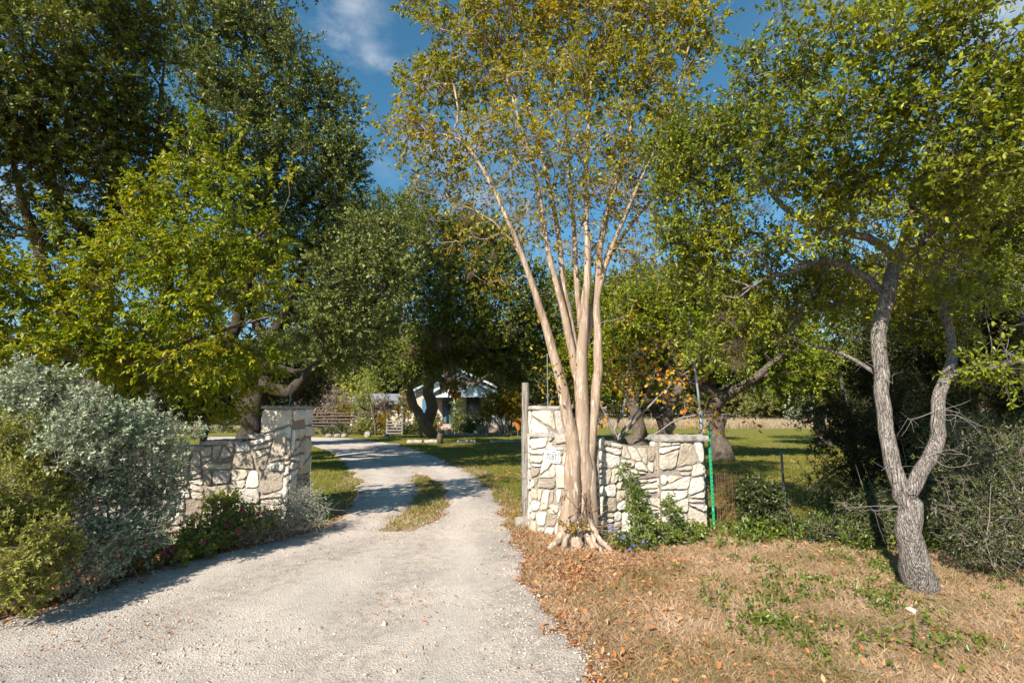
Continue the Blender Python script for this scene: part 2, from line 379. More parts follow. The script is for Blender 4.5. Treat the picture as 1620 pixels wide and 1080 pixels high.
MAT['shade_bark'] = barkmat('shade_bark', (.012, .010, .008), (.10, .08, .064), 22, 6)  # darker bark copy: shade on the big left oak put into the colour
MAT['twig'] = plain('twig', (.30, .25, .21), .9, .1, 30, .3)
MAT['grey_twig'] = plain('grey_twig', (.27, .24, .22), .9, .1, 30, .3)
m = M('root_bark', .85, .15); n = m.noise(18, 6, .65, m.pos((1, 1, .6))); m.col(m.ramp(n, [(.3, (.16, .10, .065)), (.5, (.36, .27, .20)), (.7, (.56, .48, .40))])); m.bump(n, .9, .02); MAT['root'] = m.m

m = M('stone', .88, .2); sv = m.attr('var')
c = m.ramp(sv, [(0, (.36, .30, .25)), (.15, (.58, .51, .42)), (.4, (.82, .78, .71)), (.6, (.74, .66, .54)), (.8, (.87, .85, .80)), (1, (.56, .52, .47))])
n1 = m.noise(6, 6, .65); n2 = m.noise(38, 6, .7); n3 = m.noise(2.2, 5, .7)
c = m.mix(.7, c, m.ramp(n1, [(.3, (.50, .42, .34)), (.5, (.86, .82, .76)), (.7, (1, .98, .94))]), 'MULTIPLY')
c = m.mix(m.ramp(n2, [(.55, 0.0), (.72, .35)]), c, (.30, .26, .22)); c = m.mix(m.ramp(n3, [(.55, 0.0), (.70, .6)]), c, (.25, .235, .215))
m.col(c); m.bump(m.mix(.6, n1, n2), 1.0, .04); MAT['stone'] = m.m
m = M('mortar', .95, .1); n1 = m.noise(30, 6, .7); m.col(m.ramp(n1, [(.3, (.20, .17, .14)), (.7, (.36, .315, .27))])); m.bump(n1, .8, .015); MAT['mortar'] = m.m
m = M('cap_stone', .92, .15); n1 = m.noise(7, 7, .7); n2 = m.noise(45, 5, .7); c = m.ramp(n1, [(.3, (.16, .145, .13)), (.5, (.36, .325, .29)), (.72, (.55, .50, .44))]); m.col(c); m.bump(m.mix(.5, n1, n2), .9, .03); MAT['cap_stone'] = m.m

m = M('weathered_wood', .9, .1); v = m.pos((1, 1, .06)); n1 = m.noise(45, 6, .65, v); n2 = m.noise(6, 4); c = m.ramp(n1, [(.3, (.07, .055, .045)), (.5, (.27, .235, .20)), (.72, (.42, .38, .33))]); m.col(m.mix(.4, c, m.ramp(n2, [(.3, (.4, .4, .4)), (.7, (1, 1, 1))]), 'MULTIPLY')); m.bump(n1, .9, .015); MAT['wood'] = m.m
m = M('galvanised', .5, .5); n1 = m.noise(12, 6, .7); m.b.inputs['Metallic'].default_value = .55; m.col(m.ramp(n1, [(.3, (.20, .23, .27)), (.7, (.40, .44, .49))])); MAT['galv'] = m.m
MAT['galv_dark'] = plain('dark_pipe', (.17, .20, .22), .5, .4, 15, .3, .4)
m = M('green_paint', .45, .4); n1 = m.noise(40, 6, .7, m.pos((1, 1, .3))); m.col(m.mix(m.ramp(n1, [(.62, 0.0), (.68, .9)]), (.02, .30, .15), (.55, .6, .5))); MAT['green'] = m.m
MAT['rust'] = plain('rusty_wire', (.22, .11, .07), .9, .1, 20, .5)
MAT['wire'] = plain('dull_wire', (.20, .14, .10), .8, .2, 20, .4)
MAT['tile_white'] = plain('glazed_white', (.66, .65, .63), .15, .5, 4, .03)
MAT['ink'] = plain('glazed_ink', (.035, .02, .02), .3, .5, 20, .2)
m = M('glazed_floral', .2, .5); vc = m.voro(85, None, 'F1', 'Color'); sp = m.n('ShaderNodeSeparateColor'); m.l(vc, sp.inputs[0])
m.col(m.ramp(sp.outputs[0], [(0, (.10, .14, .48)), (.28, (.16, .22, .58)), (.42, (.55, .55, .6)), (.55, (.62, .62, .08)), (.68, (.4, .5, .1)), (.8, (.45, .07, .36)), (1, (.5, .55, .8))])); MAT['floral'] = m.m

# house
m = M('siding', .6, .3); wv = m.n('ShaderNodeTexWave', wave_type='BANDS', bands_direction='X'); wv.inputs['Scale'].default_value = 1.6; m.l(m.pos(), wv.inputs[0]); n = m.noise(5, 5)
m.col(m.mix(n, (.36, .43, .49), (.47, .53, .58))); m.bump(wv.outputs[1], .5, .02); MAT['siding'] = m.m
MAT['house_wall'] = plain('house_wall', (.46, .40, .33), .9, .1, 6, .25, bump=.02)
MAT['blue_paint'] = plain('blue_paint', (.05, .11, .17), .5, .4, 5, .2)
MAT['bright_blue'] = plain('light_blue_paint', (.06, .17, .26), .5, .4, 5, .2)
MAT['white_trim'] = plain('pale_trim', (.56, .60, .64), .6, .3, 5, .15)
m = M('metal_roof', .4, .5); wv = m.n('ShaderNodeTexWave', wave_type='BANDS', bands_direction='Y'); wv.inputs['Scale'].default_value = 1.2; m.l(m.pos(), wv.inputs[0]); n = m.noise(4, 5)
m.col(m.mix(n, (.34, .38, .42), (.50, .54, .57))); m.bump(wv.outputs[1], .6, .03); MAT['roof'] = m.m
MAT['glass'] = plain('dark_glass', (.015, .018, .02), .08, .6, 3, .1)
MAT['step_stone'] = plain('step_stone', (.40, .31, .26), .9, .1, 9, .35, bump=.02)
MAT['tan_disc'] = plain('tan_clay', (.50, .33, .18), .8, .2, 12, .25)
MAT['orange_rust'] = plain('orange_rust', (.52, .19, .04), .85, .15, 14, .4, bump=.01)
MAT['rail_wood'] = plain('rail_wood', (.14, .11, .09), .9, .1, 14, .45)
MAT['pale_rail'] = plain('pale_rail', (.25, .225, .20), .9, .1, 14, .3)
MAT['rock'] = plain('limestone_rock', (.30, .255, .22), .92, .15, 9, .4, bump=.03)
MAT['white_rock'] = plain('white_rock', (.6, .55, .49), .92, .15, 12, .2, bump=.02)
MAT['shed_white'] = plain('shed_wall', (.40, .38, .36), .8, .2, 6, .2)
MAT['tin'] = plain('shed_tin', (.3, .3, .31), .5, .4, 4, .3, .3)

# ------------------------------------------------------------------ ground and driveway
drv = [gnd(*p)[:2] for p in [(0, 990), (120, 950), (250, 905), (350, 876), (450, 848), (520, 830), (553, 810), (570, 785), (566, 760), (550, 738), (528, 718), (500, 705), (440, 698), (330, 696), (330, 691), (470, 690), (560, 693), (630, 703), (690, 722), (742, 747), (772, 775), (791, 805), (810, 850), (826, 900), (834, 950), (848, 1000), (900, 1042), (945, 1080)]]
drv = np.array([(-9, .8), (-5.5, 2.6)] + [tuple(p) for p in drv] + [(1.2, 2.2), (3.2, 1.2), (9, .3), (40, -.5), (40, -8), (-40, -8), (-40, -.5)])
med = np.array([gnd(*p)[:2] for p in [(603, 838), (648, 838), (698, 822), (714, 800), (706, 775), (682, 757), (655, 748), (652, 756), (664, 772), (654, 795), (627, 812), (603, 828)]])
def sdpoly(x, y, P):
    d = np.full(x.shape, 1e9); ins = np.zeros(x.shape, bool); n = len(P)
    for i in range(n):
        a = P[i]; b = P[(i + 1) % n]; ex, ey = b - a; wx, wy = x - a[0], y - a[1]
        t = np.clip((wx * ex + wy * ey) / (ex * ex + ey * ey + 1e-12), 0, 1); d = np.minimum(d, (wx - ex * t) ** 2 + (wy - ey * t) ** 2)
        c = ((a[1] > y) != (b[1] > y)); xx = a[0] + (y - a[1]) / (ey if abs(ey) > 1e-9 else 1e-9) * ex; ins ^= c & (x < xx)
    return np.sqrt(d) * np.where(ins, 1, -1)
def drive_s(x, y):                                   # >0 on the gravel
    s = sdpoly(x, y, drv) + (fbm(x * 2.2, y * 2.2, 4, 5) - .5) * .5 + (fbm(x * 9, y * 9, 2, 6) - .5) * .16
    mm = sdpoly(x, y, med) + (fbm(x * 3, y * 3, 4, 9) - .5) * .35
    return np.minimum(s, -mm)
def gz(x, y): return (fbm(x * .35, y * .35, 3, 2) - .5) * .09 * np.clip((y - 1) / 4, .3, 1) + (fbm(x * 2.5, y * 2.5, 3, 3) - .5) * .035
def hz(x, y):
    s = drive_s(x, y); return gz(x, y) * .75 + np.clip(s * .35, -.09, .02)

u = np.linspace(-1, 1, 300); gx = 4 * np.sinh(u * 4.6) / np.sinh(.5) / 8; gx = np.sort(gx)
v = np.linspace(0, 1, 330); gy = -12 + 0 * v; gy = np.concatenate([np.linspace(-12, 1.5, 14, endpoint=False), 1.5 + 200 * (np.expm1(v * 4.2) / np.expm1(4.2))])
gx = gx / abs(gx).max() * 170
X, Y = np.meshgrid(gx, gy); Z = gz(X, Y) * np.clip(1.2 - Y / 90, 0, 1)
nx = len(gx); ii = np.arange(len(gy) - 1)[:, None] * nx + np.arange(nx - 1)[None, :]
quads = np.stack([ii, ii + 1, ii + nx + 1, ii + nx], -1).reshape(-1, 4)
xs, ys = X.ravel(), Y.ravel()
def sst(a, b, t): t = np.clip((t - a) / (b - a), 0, 1); return t * t * (3 - 2 * t)
lawn = sst(7.0, 8.6, ys + (fbm(xs, ys, 3, 21) - .5) * 2)
drive_side = np.exp(-np.clip(-sdpoly(xs, ys, drv), 0, 9) / .55)
litter = np.clip(np.exp(-((xs - .9) ** 2 / 1.2 + (ys - 5.7) ** 2 / 1.1)) + .9 * drive_side * (xs > -1.2) * (ys > 3.2) * (ys < 9) + 1.1 * sst(-2.4, -3.4, xs) * (ys < 9), 0, 1)
ysc = sst(46, 52, ys)
me = raw('ground', np.stack([xs, ys, Z.ravel()], 1), [quads], {'lawn': lawn, 'litter': litter, 'tall': ysc}, True)
m = M('ground', .95, .1); p = m.pos(); n1 = m.noise(1.3, 6, .65); n2 = m.noise(14, 6, .7); n3 = m.noise(75, 4, .7); n4 = m.noise(.5, 5, .6)
dry = m.ramp(n2, [(.3, (.19, .12, .07)), (.5, (.37, .25, .15)), (.7, (.50, .37, .25))]); dry = m.mix(m.ramp(n1, [(.52, 0.0), (.66, .55)]), dry, (.15, .15, .05))
lw = m.ramp(n2, [(.3, (.07, .08, .013)), (.5, (.17, .175, .03)), (.7, (.29, .25, .075))]); lw = m.mix(m.ramp(n4, [(.5, 0.0), (.68, .6)]), lw, (.25, .19, .09))
lt = m.ramp(n3, [(.3, (.05, .028, .014)), (.5, (.23, .10, .04)), (.62, (.40, .20, .09)), (.75, (.34, .25, .16))])
c = m.mix(m.attr('lawn'), dry, lw); lf = m.math('MULTIPLY', m.attr('litter'), m.math('ADD', n1, .45), True); c = m.mix(lf, c, lt)
c = m.mix(m.attr('tall'), c, m.ramp(n2, [(.3, (.22, .17, .10)), (.7, (.42, .34, .23))]))
m.col(c); m.bump(m.mix(.5, n2, n3), 1.0, .05)
g = link('ground', me, m.m); tag(g, 'dry tan grass verge and green lawn with patches of leaf litter', 'ground', kind='structure')

def drive_sheet(x0, x1, y0, y1, st):
    ax = np.arange(x0, x1 + st, st); ay = np.arange(y0, y1 + st, st); X, Y = np.meshgrid(ax, ay); Z = hz(X, Y); S = drive_s(X, Y); n = len(ax)
    ii = (np.arange(len(ay) - 1)[:, None] * n + np.arange(n - 1)[None, :]); keep = np.maximum.reduce([S[:-1, :-1], S[1:, :-1], S[:-1, 1:], S[1:, 1:]]) > -.3
    ii = ii[keep]; q = np.stack([ii, ii + 1, ii + n + 1, ii + n], -1)
    V = np.stack([X.ravel(), Y.ravel(), Z.ravel()], 1); u_, inv = np.unique(q, return_inverse=True)
    return V[u_], inv.reshape(-1, 4)
Vs, Qs, k = [], [], 0
for args in [(-9, 4.5, 0, 8, .06), (-12, 3, 8, 14, .09), (-26, 3, 14, 46, .2)]:
    V, q = drive_sheet(*args); Vs.append(V); Qs.append(q + k); k += len(V)
dv = np.vstack(Vs); sr = sdpoly(dv[:, 0], dv[:, 1], drv); wob = (fbm(dv[:, 0] * .6, dv[:, 1] * .6, 3, 66) - .5) * .5
rut = np.clip(np.exp(-((sr - .62 + wob) / .28) ** 2) + np.exp(-((sr - 1.75 + wob) / .3) ** 2), 0, 1) * np.clip((dv[:, 1] - 1.5) / 2.5, 0, 1)
me = raw('driveway', dv, [np.vstack(Qs)], {'rut': rut}, True)
m = M('caliche_gravel', .95, .12); n1 = m.noise(.9, 6, .6, None, .6); n2 = m.noise(9, 7, .7); n3 = m.noise(120, 4, .75); vr = m.voro(70, None, 'F1', 'Color'); sp = m.n('ShaderNodeSeparateColor'); m.l(vr, sp.inputs[0])
c = m.ramp(n1, [(.34, (.39, .345, .31)), (.48, (.51, .44, .385)), (.62, (.62, .52, .44))])
c = m.mix(m.ramp(n2, [(.35, .6), (.55, 0.0)]), c, (.33, .275, .235)); c = m.mix(m.ramp(sp.outputs[0], [(.0, .0), (.55, .05), (1, .35)]), c, (.68, .60, .52)); c = m.mix(m.ramp(sp.outputs[1], [(.75, 0.0), (.9, .5)]), c, (.22, .195, .18))
c = m.mix(m.ramp(m.noise(2.7, 5, .7, None, .8), [(.59, 0.0), (.70, .75)]), c, (.27, .185, .13))
c = m.mix(m.ramp(m.math('MULTIPLY', n3, n2), [(.18, .35), (.27, 0.0)]), c, (.25, .22, .2))
c = m.mix(m.math('MULTIPLY', m.attr('rut'), .55), c, (.63, .56, .495))
m.col(c); m.bump(m.mix(.6, m.voro(70), n3), 1.0, .018)
d = link('driveway', me, m.m); tag(d, 'pale caliche gravel driveway curving left between the stone gate walls', 'driveway', kind='structure')

# ------------------------------------------------------------------ stone walls
def clip_half(P, p0, nrm):
    o = []
    for i in range(len(P)):
        a, b = P[i], P[(i + 1) % len(P)]; da = np.dot(a - p0, nrm); db = np.dot(b - p0, nrm)
        if da >= 0: o.append(a)
        if da * db < 0: o.append(a + (b - a) * da / (da - db))
    return np.array(o)
def area(P): x, y = P[:, 0], P[:, 1]; return .5 * abs(np.dot(x, np.roll(y, -1)) - np.dot(y, np.roll(x, -1)))
def split_stones(P, g, amin, amax):
    out_ = []; st = [P]
    while st:
        P = st.pop(); a = area(P)
        if len(P) < 3 or a < 1e-4: continue
        w, h = np.ptp(P, axis=0); lim = amin * (amax / amin) ** (g.random() ** .8)
        if a <= lim and max(w, h) < 5 * min(w, h): out_.append(P); continue
        c = P.mean(0) + (g.random(2) - .5) * np.array([w, h]) * .35
        slab = g.random() < .42 and a < .12
        ang = 0 if (slab or h > w * g.uniform(.75, 1.3)) else np.pi / 2
        ang += g.normal() * (.05 if slab else .24)
        n = np.array([-np.sin(ang), np.cos(ang)]); st += [q for q in (clip_half(P, c, n), clip_half(P, c, -n)) if len(q) > 2]
    return out_
def round_poly(P, inset, g):
    c = P.mean(0); n = len(P); Q = P
    for i in range(n):                           # inset every edge
        a, b = P[i], P[(i + 1) % n]; e = b - a; L = np.linalg.norm(e)
        if L < 1e-6: continue
        nr = np.array([-e[1], e[0]]) / L
        if np.dot(c - a, nr) < 0: nr = -nr
        Q = clip_half(Q, a + nr * inset, nr)
        if len(Q) < 3: return None
    pts = []
    for i in range(len(Q)):
        a, b = Q[i], Q[(i + 1) % len(Q)]; L = np.linalg.norm(b - a); r = min(.022, L * .3); d = (b - a) / (L + 1e-9); pts += [a + d * r]
        m_ = int(L / .07)
        for t in range(1, m_ + 1): pts.append(a + d * (r + (L - 2 * r) * t / (m_ + 1)) + g.normal(size=2) * .0035)
        pts += [b - d * r]
    return np.array(pts)
class Path:
    def __init__(s, pts, corner=None):
        s.P = np.asarray(pts, float); d = np.linalg.norm(np.diff(s.P, axis=0), axis=1); s.s = np.concatenate([[0], np.cumsum(d)]); s.L = s.s[-1]
    def at(s, u):
        u = np.clip(u, 0, s.L); x = np.interp(u, s.s, s.P[:, 0]); y = np.interp(u, s.s, s.P[:, 1]); e = .03
        tx = np.interp(np.clip(u + e, 0, s.L), s.s, s.P[:, 0]) - np.interp(np.clip(u - e, 0, s.L), s.s, s.P[:, 0]); ty = np.interp(np.clip(u + e, 0, s.L), s.s, s.P[:, 1]) - np.interp(np.clip(u - e, 0, s.L), s.s, s.P[:, 1])
        l = np.hypot(tx, ty) + 1e-9; return np.stack([x, y], -1), np.stack([ty / l, -tx / l], -1)   # outward = right of travel
def stone_face(name, path, H, parent, seed, amin=.012, amax=.10, z0=-.06, segs=None):
    """path runs left->right seen from the front; H(u) height"""
    g = np.random.default_rng(seed); V, Fq, A, n = [], [], [], 0
    segs = segs or [(0, path.L)]
    for a, b in segs:
        for P in split_stones(np.array([(a, 0), (b, 0), (b, 1.), (a, 1.)], float) * np.array([1, 1]), g, amin, amax):
            Q = round_poly(P, g.uniform(.007, .013), g)
            if Q is None or len(Q) < 4 or area(Q) < .0012: continue
            c = Q.mean(0); hgt = g.uniform(.016, .04); rings = []
            for f, dz in ((1.0, -.01), (1.0, hgt * .55), (.93, hgt * .9), (.62, hgt)):
                q = c + (Q - c) * f; rings.append((q, dz))
            tilt = g.normal(size=2) * .05; vv = []
            for q, dz in rings:
                up_, nr = path.at(q[:, 0]); zz = z0 + q[:, 1] * (H(q[:, 0]) - z0)
                dd = dz + ((q - c) @ tilt if dz > 0 else 0) + (g.normal(size=len(q)) * .003 if dz > 0 else 0)
                vv.append(np.column_stack([up_ + nr * np.asarray(dd).reshape(-1, 1) if np.ndim(dd) else up_ + nr * dd, zz]))
            up_, nr = path.at(np.array([c[0]])); ctr = np.array([[*(up_[0] + nr[0] * hgt * 1.05), z0 + c[1] * (H(c[0]) - z0)]])
            k = len(Q); V.append(np.vstack(vv + [ctr])); A.append(np.full(4 * k + 1, g.random()))
            for r in range(3):
                for i in range(k): Fq.append((n + r * k + i, n + r * k + (i + 1) % k, n + (r + 1) * k + (i + 1) % k, n + (r + 1) * k + i))
            for i in range(k): Fq.append((n + 3 * k + i, n + 3 * k + (i + 1) % k, n + 4 * k))
            n += 4 * k + 1
    me = bpy.data.meshes.new(name); me.from_pydata(np.vstack(V).tolist(), [], Fq)
    at_ = me.attributes.new('var', 'FLOAT', 'POINT'); at_.data.foreach_set('value', np.concatenate(A).astype(np.float32)); me.update()
    return link(name, me, MAT['stone'], parent)
def wall_body(name, path, H, thick, parent, m, z0=-.25, n=40, capover=0, ztop=None, smooth=False):
    us = np.linspace(0, path.L, n); p, nr = path.at(us); b = p - nr * thick; p = p + nr * capover; h = np.array([H(x) for x in us])
    if ztop is None: lo, hi = np.full(n, z0), h
    else: lo, hi = h, h + ztop
    j = (fbm(us * 5, us * 0 + 3.3, 3, 4) - .5) * .02
    V = np.vstack([np.column_stack([p, lo]), np.column_stack([p, hi + j]), np.column_stack([b, hi - j]), np.column_stack([b, lo])])
    Fq = []
    for i in range(n - 1):
        for a in range(4): Fq.append((a * n + i, a * n + i + 1, ((a + 1) % 4) * n + i + 1, ((a + 1) % 4) * n + i))
    Fq += [(0, n, 2 * n, 3 * n), (4 * n - 1, 3 * n - 1, 2 * n - 1, n - 1)]
    me = bpy.data.meshes.new(name); me.from_pydata(V.tolist(), [], Fq); me.update(); return link(name, me, m, parent)
def rough_slab(mb, c, d, rz, seed, j=.012):
    g = np.random.default_rng(seed); nx_, ny_ = max(3, int(d[0] / .06)), max(3, int(d[1] / .06))
    # a slab with a wavy outline: prism of a jittered rectangle
    P = [(x, -d[1] / 2) for x in np.linspace(-d[0] / 2, d[0] / 2, nx_)] + [(d[0] / 2, y) for y in np.linspace(-d[1] / 2, d[1] / 2, ny_)[1:]] + [(x, d[1] / 2) for x in np.linspace(d[0] / 2, -d[0] / 2, nx_)[1:]] + [(-d[0] / 2, y) for y in np.linspace(d[1] / 2, -d[1] / 2, ny_)[1:-1]]
    P = np.array(P) + g.normal(size=(len(P), 2)) * j; cs, sn = math.cos(rz), math.sin(rz); k = len(P)
    def tr(Q, z): return np.column_stack([Q[:, 0] * cs - Q[:, 1] * sn + c[0], Q[:, 0] * sn + Q[:, 1] * cs + c[1], c[2] + z + np.zeros(k)])
    V = np.vstack([tr(P * .97, -d[2] / 2), tr(P, -d[2] * .2 + g.normal(size=k) * .006), tr(P * .985, d[2] * .42 + g.normal(size=k) * .007), tr(P * .8, d[2] / 2 + g.normal(size=k) * .006), [[c[0], c[1], c[2] + d[2] / 2]]])
    Fq = [tuple(range(k - 1, -1, -1))] + [(r * k + i, r * k + (i + 1) % k, (r + 1) * k + (i + 1) % k, (r + 1) * k + i) for r in range(3) for i in range(k)] + [(3 * k + i, 3 * k + (i + 1) % k, 4 * k) for i in range(k)]
    mb.add(V, Fq, g.random())

# left gate wall: curved low wall rising into a square pillar
LWp = spline(np.array([(-6.6, 5.2, 0), (-5.7, 5.85, 0), (-4.9, 6.42, 0), (-4.2, 6.76, 0), (-3.6, 6.93, 0), (-3.14, 7.0, 0)]), .08)[:, :2]
LW = Path(LWp); hL = lambda u: 1.05 + .05 * np.sin(np.asarray(u) * 5) * .3 + .27 * np.clip((np.asarray(u) - LW.L + 1.5) / 1.5, 0, 1) ** 1.2
lw = thing('stone_wall', 'curved limestone gate wall left of the driveway, rising to a square pillar behind silvery bushes', 'stone wall', (-3.6, 7, 0))
def local(root, fn):                         # parts are built in world space; undo the parent's offset
    o = fn; o.matrix_parent_inverse = Matrix.Translation(root.location).inverted(); return o
local(lw, wall_body('wall_core', LW, hL, .36, lw, MAT['mortar']))
local(lw, stone_face('stonework', LW, hL, lw, 3, .010, .085))
mb = MB(); us = np.linspace(.1, LW.L - .12, 9)
for i in range(8):
    ua, ub = us[i], us[i + 1]; pm, nm_ = LW.at(np.array([(ua + ub) / 2])); a, _ = LW.at(np.array([ua])); b, _ = LW.at(np.array([ub]))
    ang = math.atan2(b[0, 1] - a[0, 1], b[0, 0] - a[0, 0]); c = pm[0] - nm_[0] * .17
    rough_slab(mb, (c[0], c[1], float(hL((ua + ub) / 2)) + .02), (np.linalg.norm(b - a) * 1.0, .42, .055), ang, 30 + i)
local(lw, mb.build('coping', MAT['cap_stone'], lw))
LP = Path([(-3.50, 7.55), (-3.50, 7.02), (-3.09, 7.02), (-3.05, 7.62), (-3.5, 7.62)])
hp = lambda u: 1.64 + 0 * np.asarray(u)
mb = MB(); mb.prism([(-3.50, 7.02, -.2), (-3.09, 7.02, -.2), (-3.05, 7.62, -.2), (-3.5, 7.62, -.2)], (0, 0, 1.84)); pil = local(lw, mb.build('pillar', MAT['mortar'], lw))
sf = stone_face('stonework', LP, hp, None, 8, .012, .09, segs=[(0, .52), (.53, .94), (.945, 1.54), (1.55, LP.L)]); sf.parent = pil
mb = MB(); rough_slab(mb, (-3.285, 7.32, 1.655), (.50, .66, .04), 0, 77, .008); s_ = mb.build('cap', MAT['cap_stone'], None); s_.parent = pil

# right gate wall: number pier, tall pillar behind it, dipped panel, end pier with a cap
rw = thing('stone_wall', 'low limestone gate wall right of the driveway carrying the number tile, half behind the tan trunk', 'stone wall', (1.3, 6.7, 0))
A_, B_ = np.array((.26, 6.98)), np.array((1.10, 6.40))
NP = Path([A_ + (.0, .55), A_, (A_ + B_) / 2 + (-.02, -.04), B_, B_ + (.10, .26)])
hN = lambda u: 1.27 + .02 * np.sin(np.asarray(u) * 7)
mb = MB(); mb.prism([(*(A_ + (0, .55)), -.2), (*A_, -.2), (*((A_ + B_) / 2 + (-.02, -.04)), -.2), (*B_, -.2), (*(B_ + (.10, .26)), -.2)], (0, 0, 1.46)); npier = local(rw, mb.build('number_pier', MAT['mortar'], rw))
s0, s1, s2, s3 = NP.s[1], NP.s[2], NP.s[3], NP.s[4]
sf = stone_face('stonework', NP, hN, None, 21, .008, .06, segs=[(0, s0 - .005), (s0 + .005, s2 - .005), (s2 + .005, s3)]); sf.parent = npier
mb = MB(); rough_slab(mb, (.62, 6.86, 1.275), (.80, .34, .05), math.atan2(*(B_ - A_)[::-1]), 81); s_ = mb.build('cap', MAT['cap_stone'], None); s_.parent = npier
TP = Path([(.29, 7.62), (.27, 7.08), (.52, 7.0), (.80, 7.06), (.86, 7.62)])
mb = MB(); mb.prism([(.29, 7.62, -.2), (.27, 7.08, -.2), (.52, 7.0, -.2), (.80, 7.06, -.2), (.86, 7.62, -.2)], (0, 0, 1.83)); tp = local(rw, mb.build('pillar', MAT['mortar'], rw))
sf = stone_face('stonework', TP, lambda u: 1.62 + 0 * np.asarray(u), None, 25, .02, .12, segs=[(0, TP.s[1]), (TP.s[1] + .01, TP.s[3]), (TP.s[3] + .01, TP.L)]); sf.parent = tp
mb = MB(); rough_slab(mb, (.56, 7.33, 1.645), (.62, .62, .05), 0, 84, .015); s_ = mb.build('cap', MAT['cap_stone'], None); s_.parent = tp
DP = Path([(1.14, 6.56), (1.5, 6.70), (1.98, 6.80)]); hD = lambda u: 1.24 - .12 * np.clip(np.asarray(u) / .55, 0, 1)
local(rw, wall_body('dipped_panel', DP, hD, .35, rw, MAT['mortar'], n=14)); local(rw, stone_face('stonework', DP, hD, rw, 33, .010, .07))
EP = Path([(1.96, 7.1), (1.95, 6.70), (2.57, 6.80), (2.62, 7.2)])
mb = MB(); mb.prism([(1.96, 7.1, -.2), (1.95, 6.70, -.2), (2.57, 6.80, -.2), (2.62, 7.2, -.2)], (0, 0, 1.40)); ep = local(rw, mb.build('end_pier', MAT['mortar'], rw))
sf = stone_face('stonework', EP, lambda u: 1.19 + 0 * np.asarray(u), None, 40, .012, .10, segs=[(0, .38), (EP.s[1] + .005, EP.s[2] - .005), (EP.s[2] + .01, EP.L)]); sf.parent = ep
mb = MB(); rough_slab(mb, (2.15, 6.93, 1.235), (.40, .46, .075), .16, 91); rough_slab(mb, (2.47, 6.98, 1.235), (.31, .46, .07), .16, 92); s_ = mb.build('cap', MAT['cap_stone'], None); s_.parent = ep

# house number tile
tdir = (B_ - A_) / np.linalg.norm(B_ - A_); pt = A_ + (B_ - A_) * .365 + np.array([-tdir[1] * -1, -tdir[0]]) * .0
nout = np.array([tdir[1], -tdir[0]])
pt = pt + nout * .062
nt_ = thing('number_tile', 'glazed white number tile reading 7087 with floral border on the right stone wall', 'number tile', (pt[0], pt[1], 1.0))
nt_.rotation_euler = (0, R(2), math.atan2(tdir[1], tdir[0]))
def tilep(w, h, arch, n=10):
    P = [(-w, -h), (w, -h), (w, h), (w * .45, h)] + [(w * .45 * math.cos(t), h + arch * math.sin(t)) for t in np.linspace(.2, math.pi - .2, n)] + [(-w * .45, h), (-w, h)]
    return [(x, 0, z) for x, z in P]
def arr(P, y): return [(a, y, c) for a, _, c in P]
mb = MB(); mb.prism(arr(tilep(.125, .082, .055), 0), (0, .02, 0)); mb.build('tile_plate', MAT['tile_white'], nt_)
mb = MB(); mb.prism(arr(tilep(.108, .068, .05), -.003), (0, .0025, 0)); fb = mb.build('floral_border', MAT['floral'], nt_)
mb = MB(); mb.prism([(-.09, -.006, -.052), (.09, -.006, -.052), (.09, -.006, .05), (-.09, -.006, .05)], (0, .0025, 0)); mb.build('number_panel', MAT['tile_white'], nt_)
def ring(cx, cz, rx, rz, t, n=14):
    P = []
    for k in range(n + 1):
        a = 2 * math.pi * k / n; P.append((cx + rx * math.cos(a), cz + rz * math.sin(a)))
    return P
def stroke(mb, P, w):
    P = np.array(P); 
    for a, b in zip(P[:-1], P[1:]):
        d = (b - a) / (np.linalg.norm(b - a) + 1e-9); n = np.array([-d[1], d[0]]) * w / 2; e = d * w * .3
        q = [a - e + n, a - e - n, b + e - n, b + e + n]; mb.add([(x, -.0075, z) for x, z in q] + [(x, -.0062, z) for x, z in q], [(0, 1, 2, 3), (7, 6, 5, 4), (0, 4, 5, 1), (1, 5, 6, 2), (2, 6, 7, 3), (3, 7, 4, 0)])
for i, ch in enumerate('7087'):
    cx = -.060 + i * .040; mb = MB()
    if ch == '7': stroke(mb, [(cx - .012, .026), (cx + .012, .026)], .012); stroke(mb, [(cx + .012, .026), (cx + .002, .002), (cx - .003, -.028)], .0105); stroke(mb, [(cx - .012, .026), (cx - .012, .019)], .004)
    elif ch == '0': stroke(mb, ring(cx, 0, .0125, .027, 0), .0085)
    else: stroke(mb, ring(cx, .0150, .0095, .0125, 0), .0075); stroke(mb, ring(cx, -.0135, .0118, .0150, 0), .0082)
    dg = mb.build('digit', MAT['ink'], nt_); dg.scale = (1, 1, 1.25)

# ------------------------------------------------------------------ posts, pipes, rods, wire
def post(name, label, cat, P0, P1, r, mat, sides=10, cone=False, group=None):
    P = np.linspace(np.array(P0, float), np.array(P1, float), 8); mb = MB(); mb.tube(P, r, sides); o = mb.build(name, mat, None, sides > 8)
    return tag(o, label, cat, group)
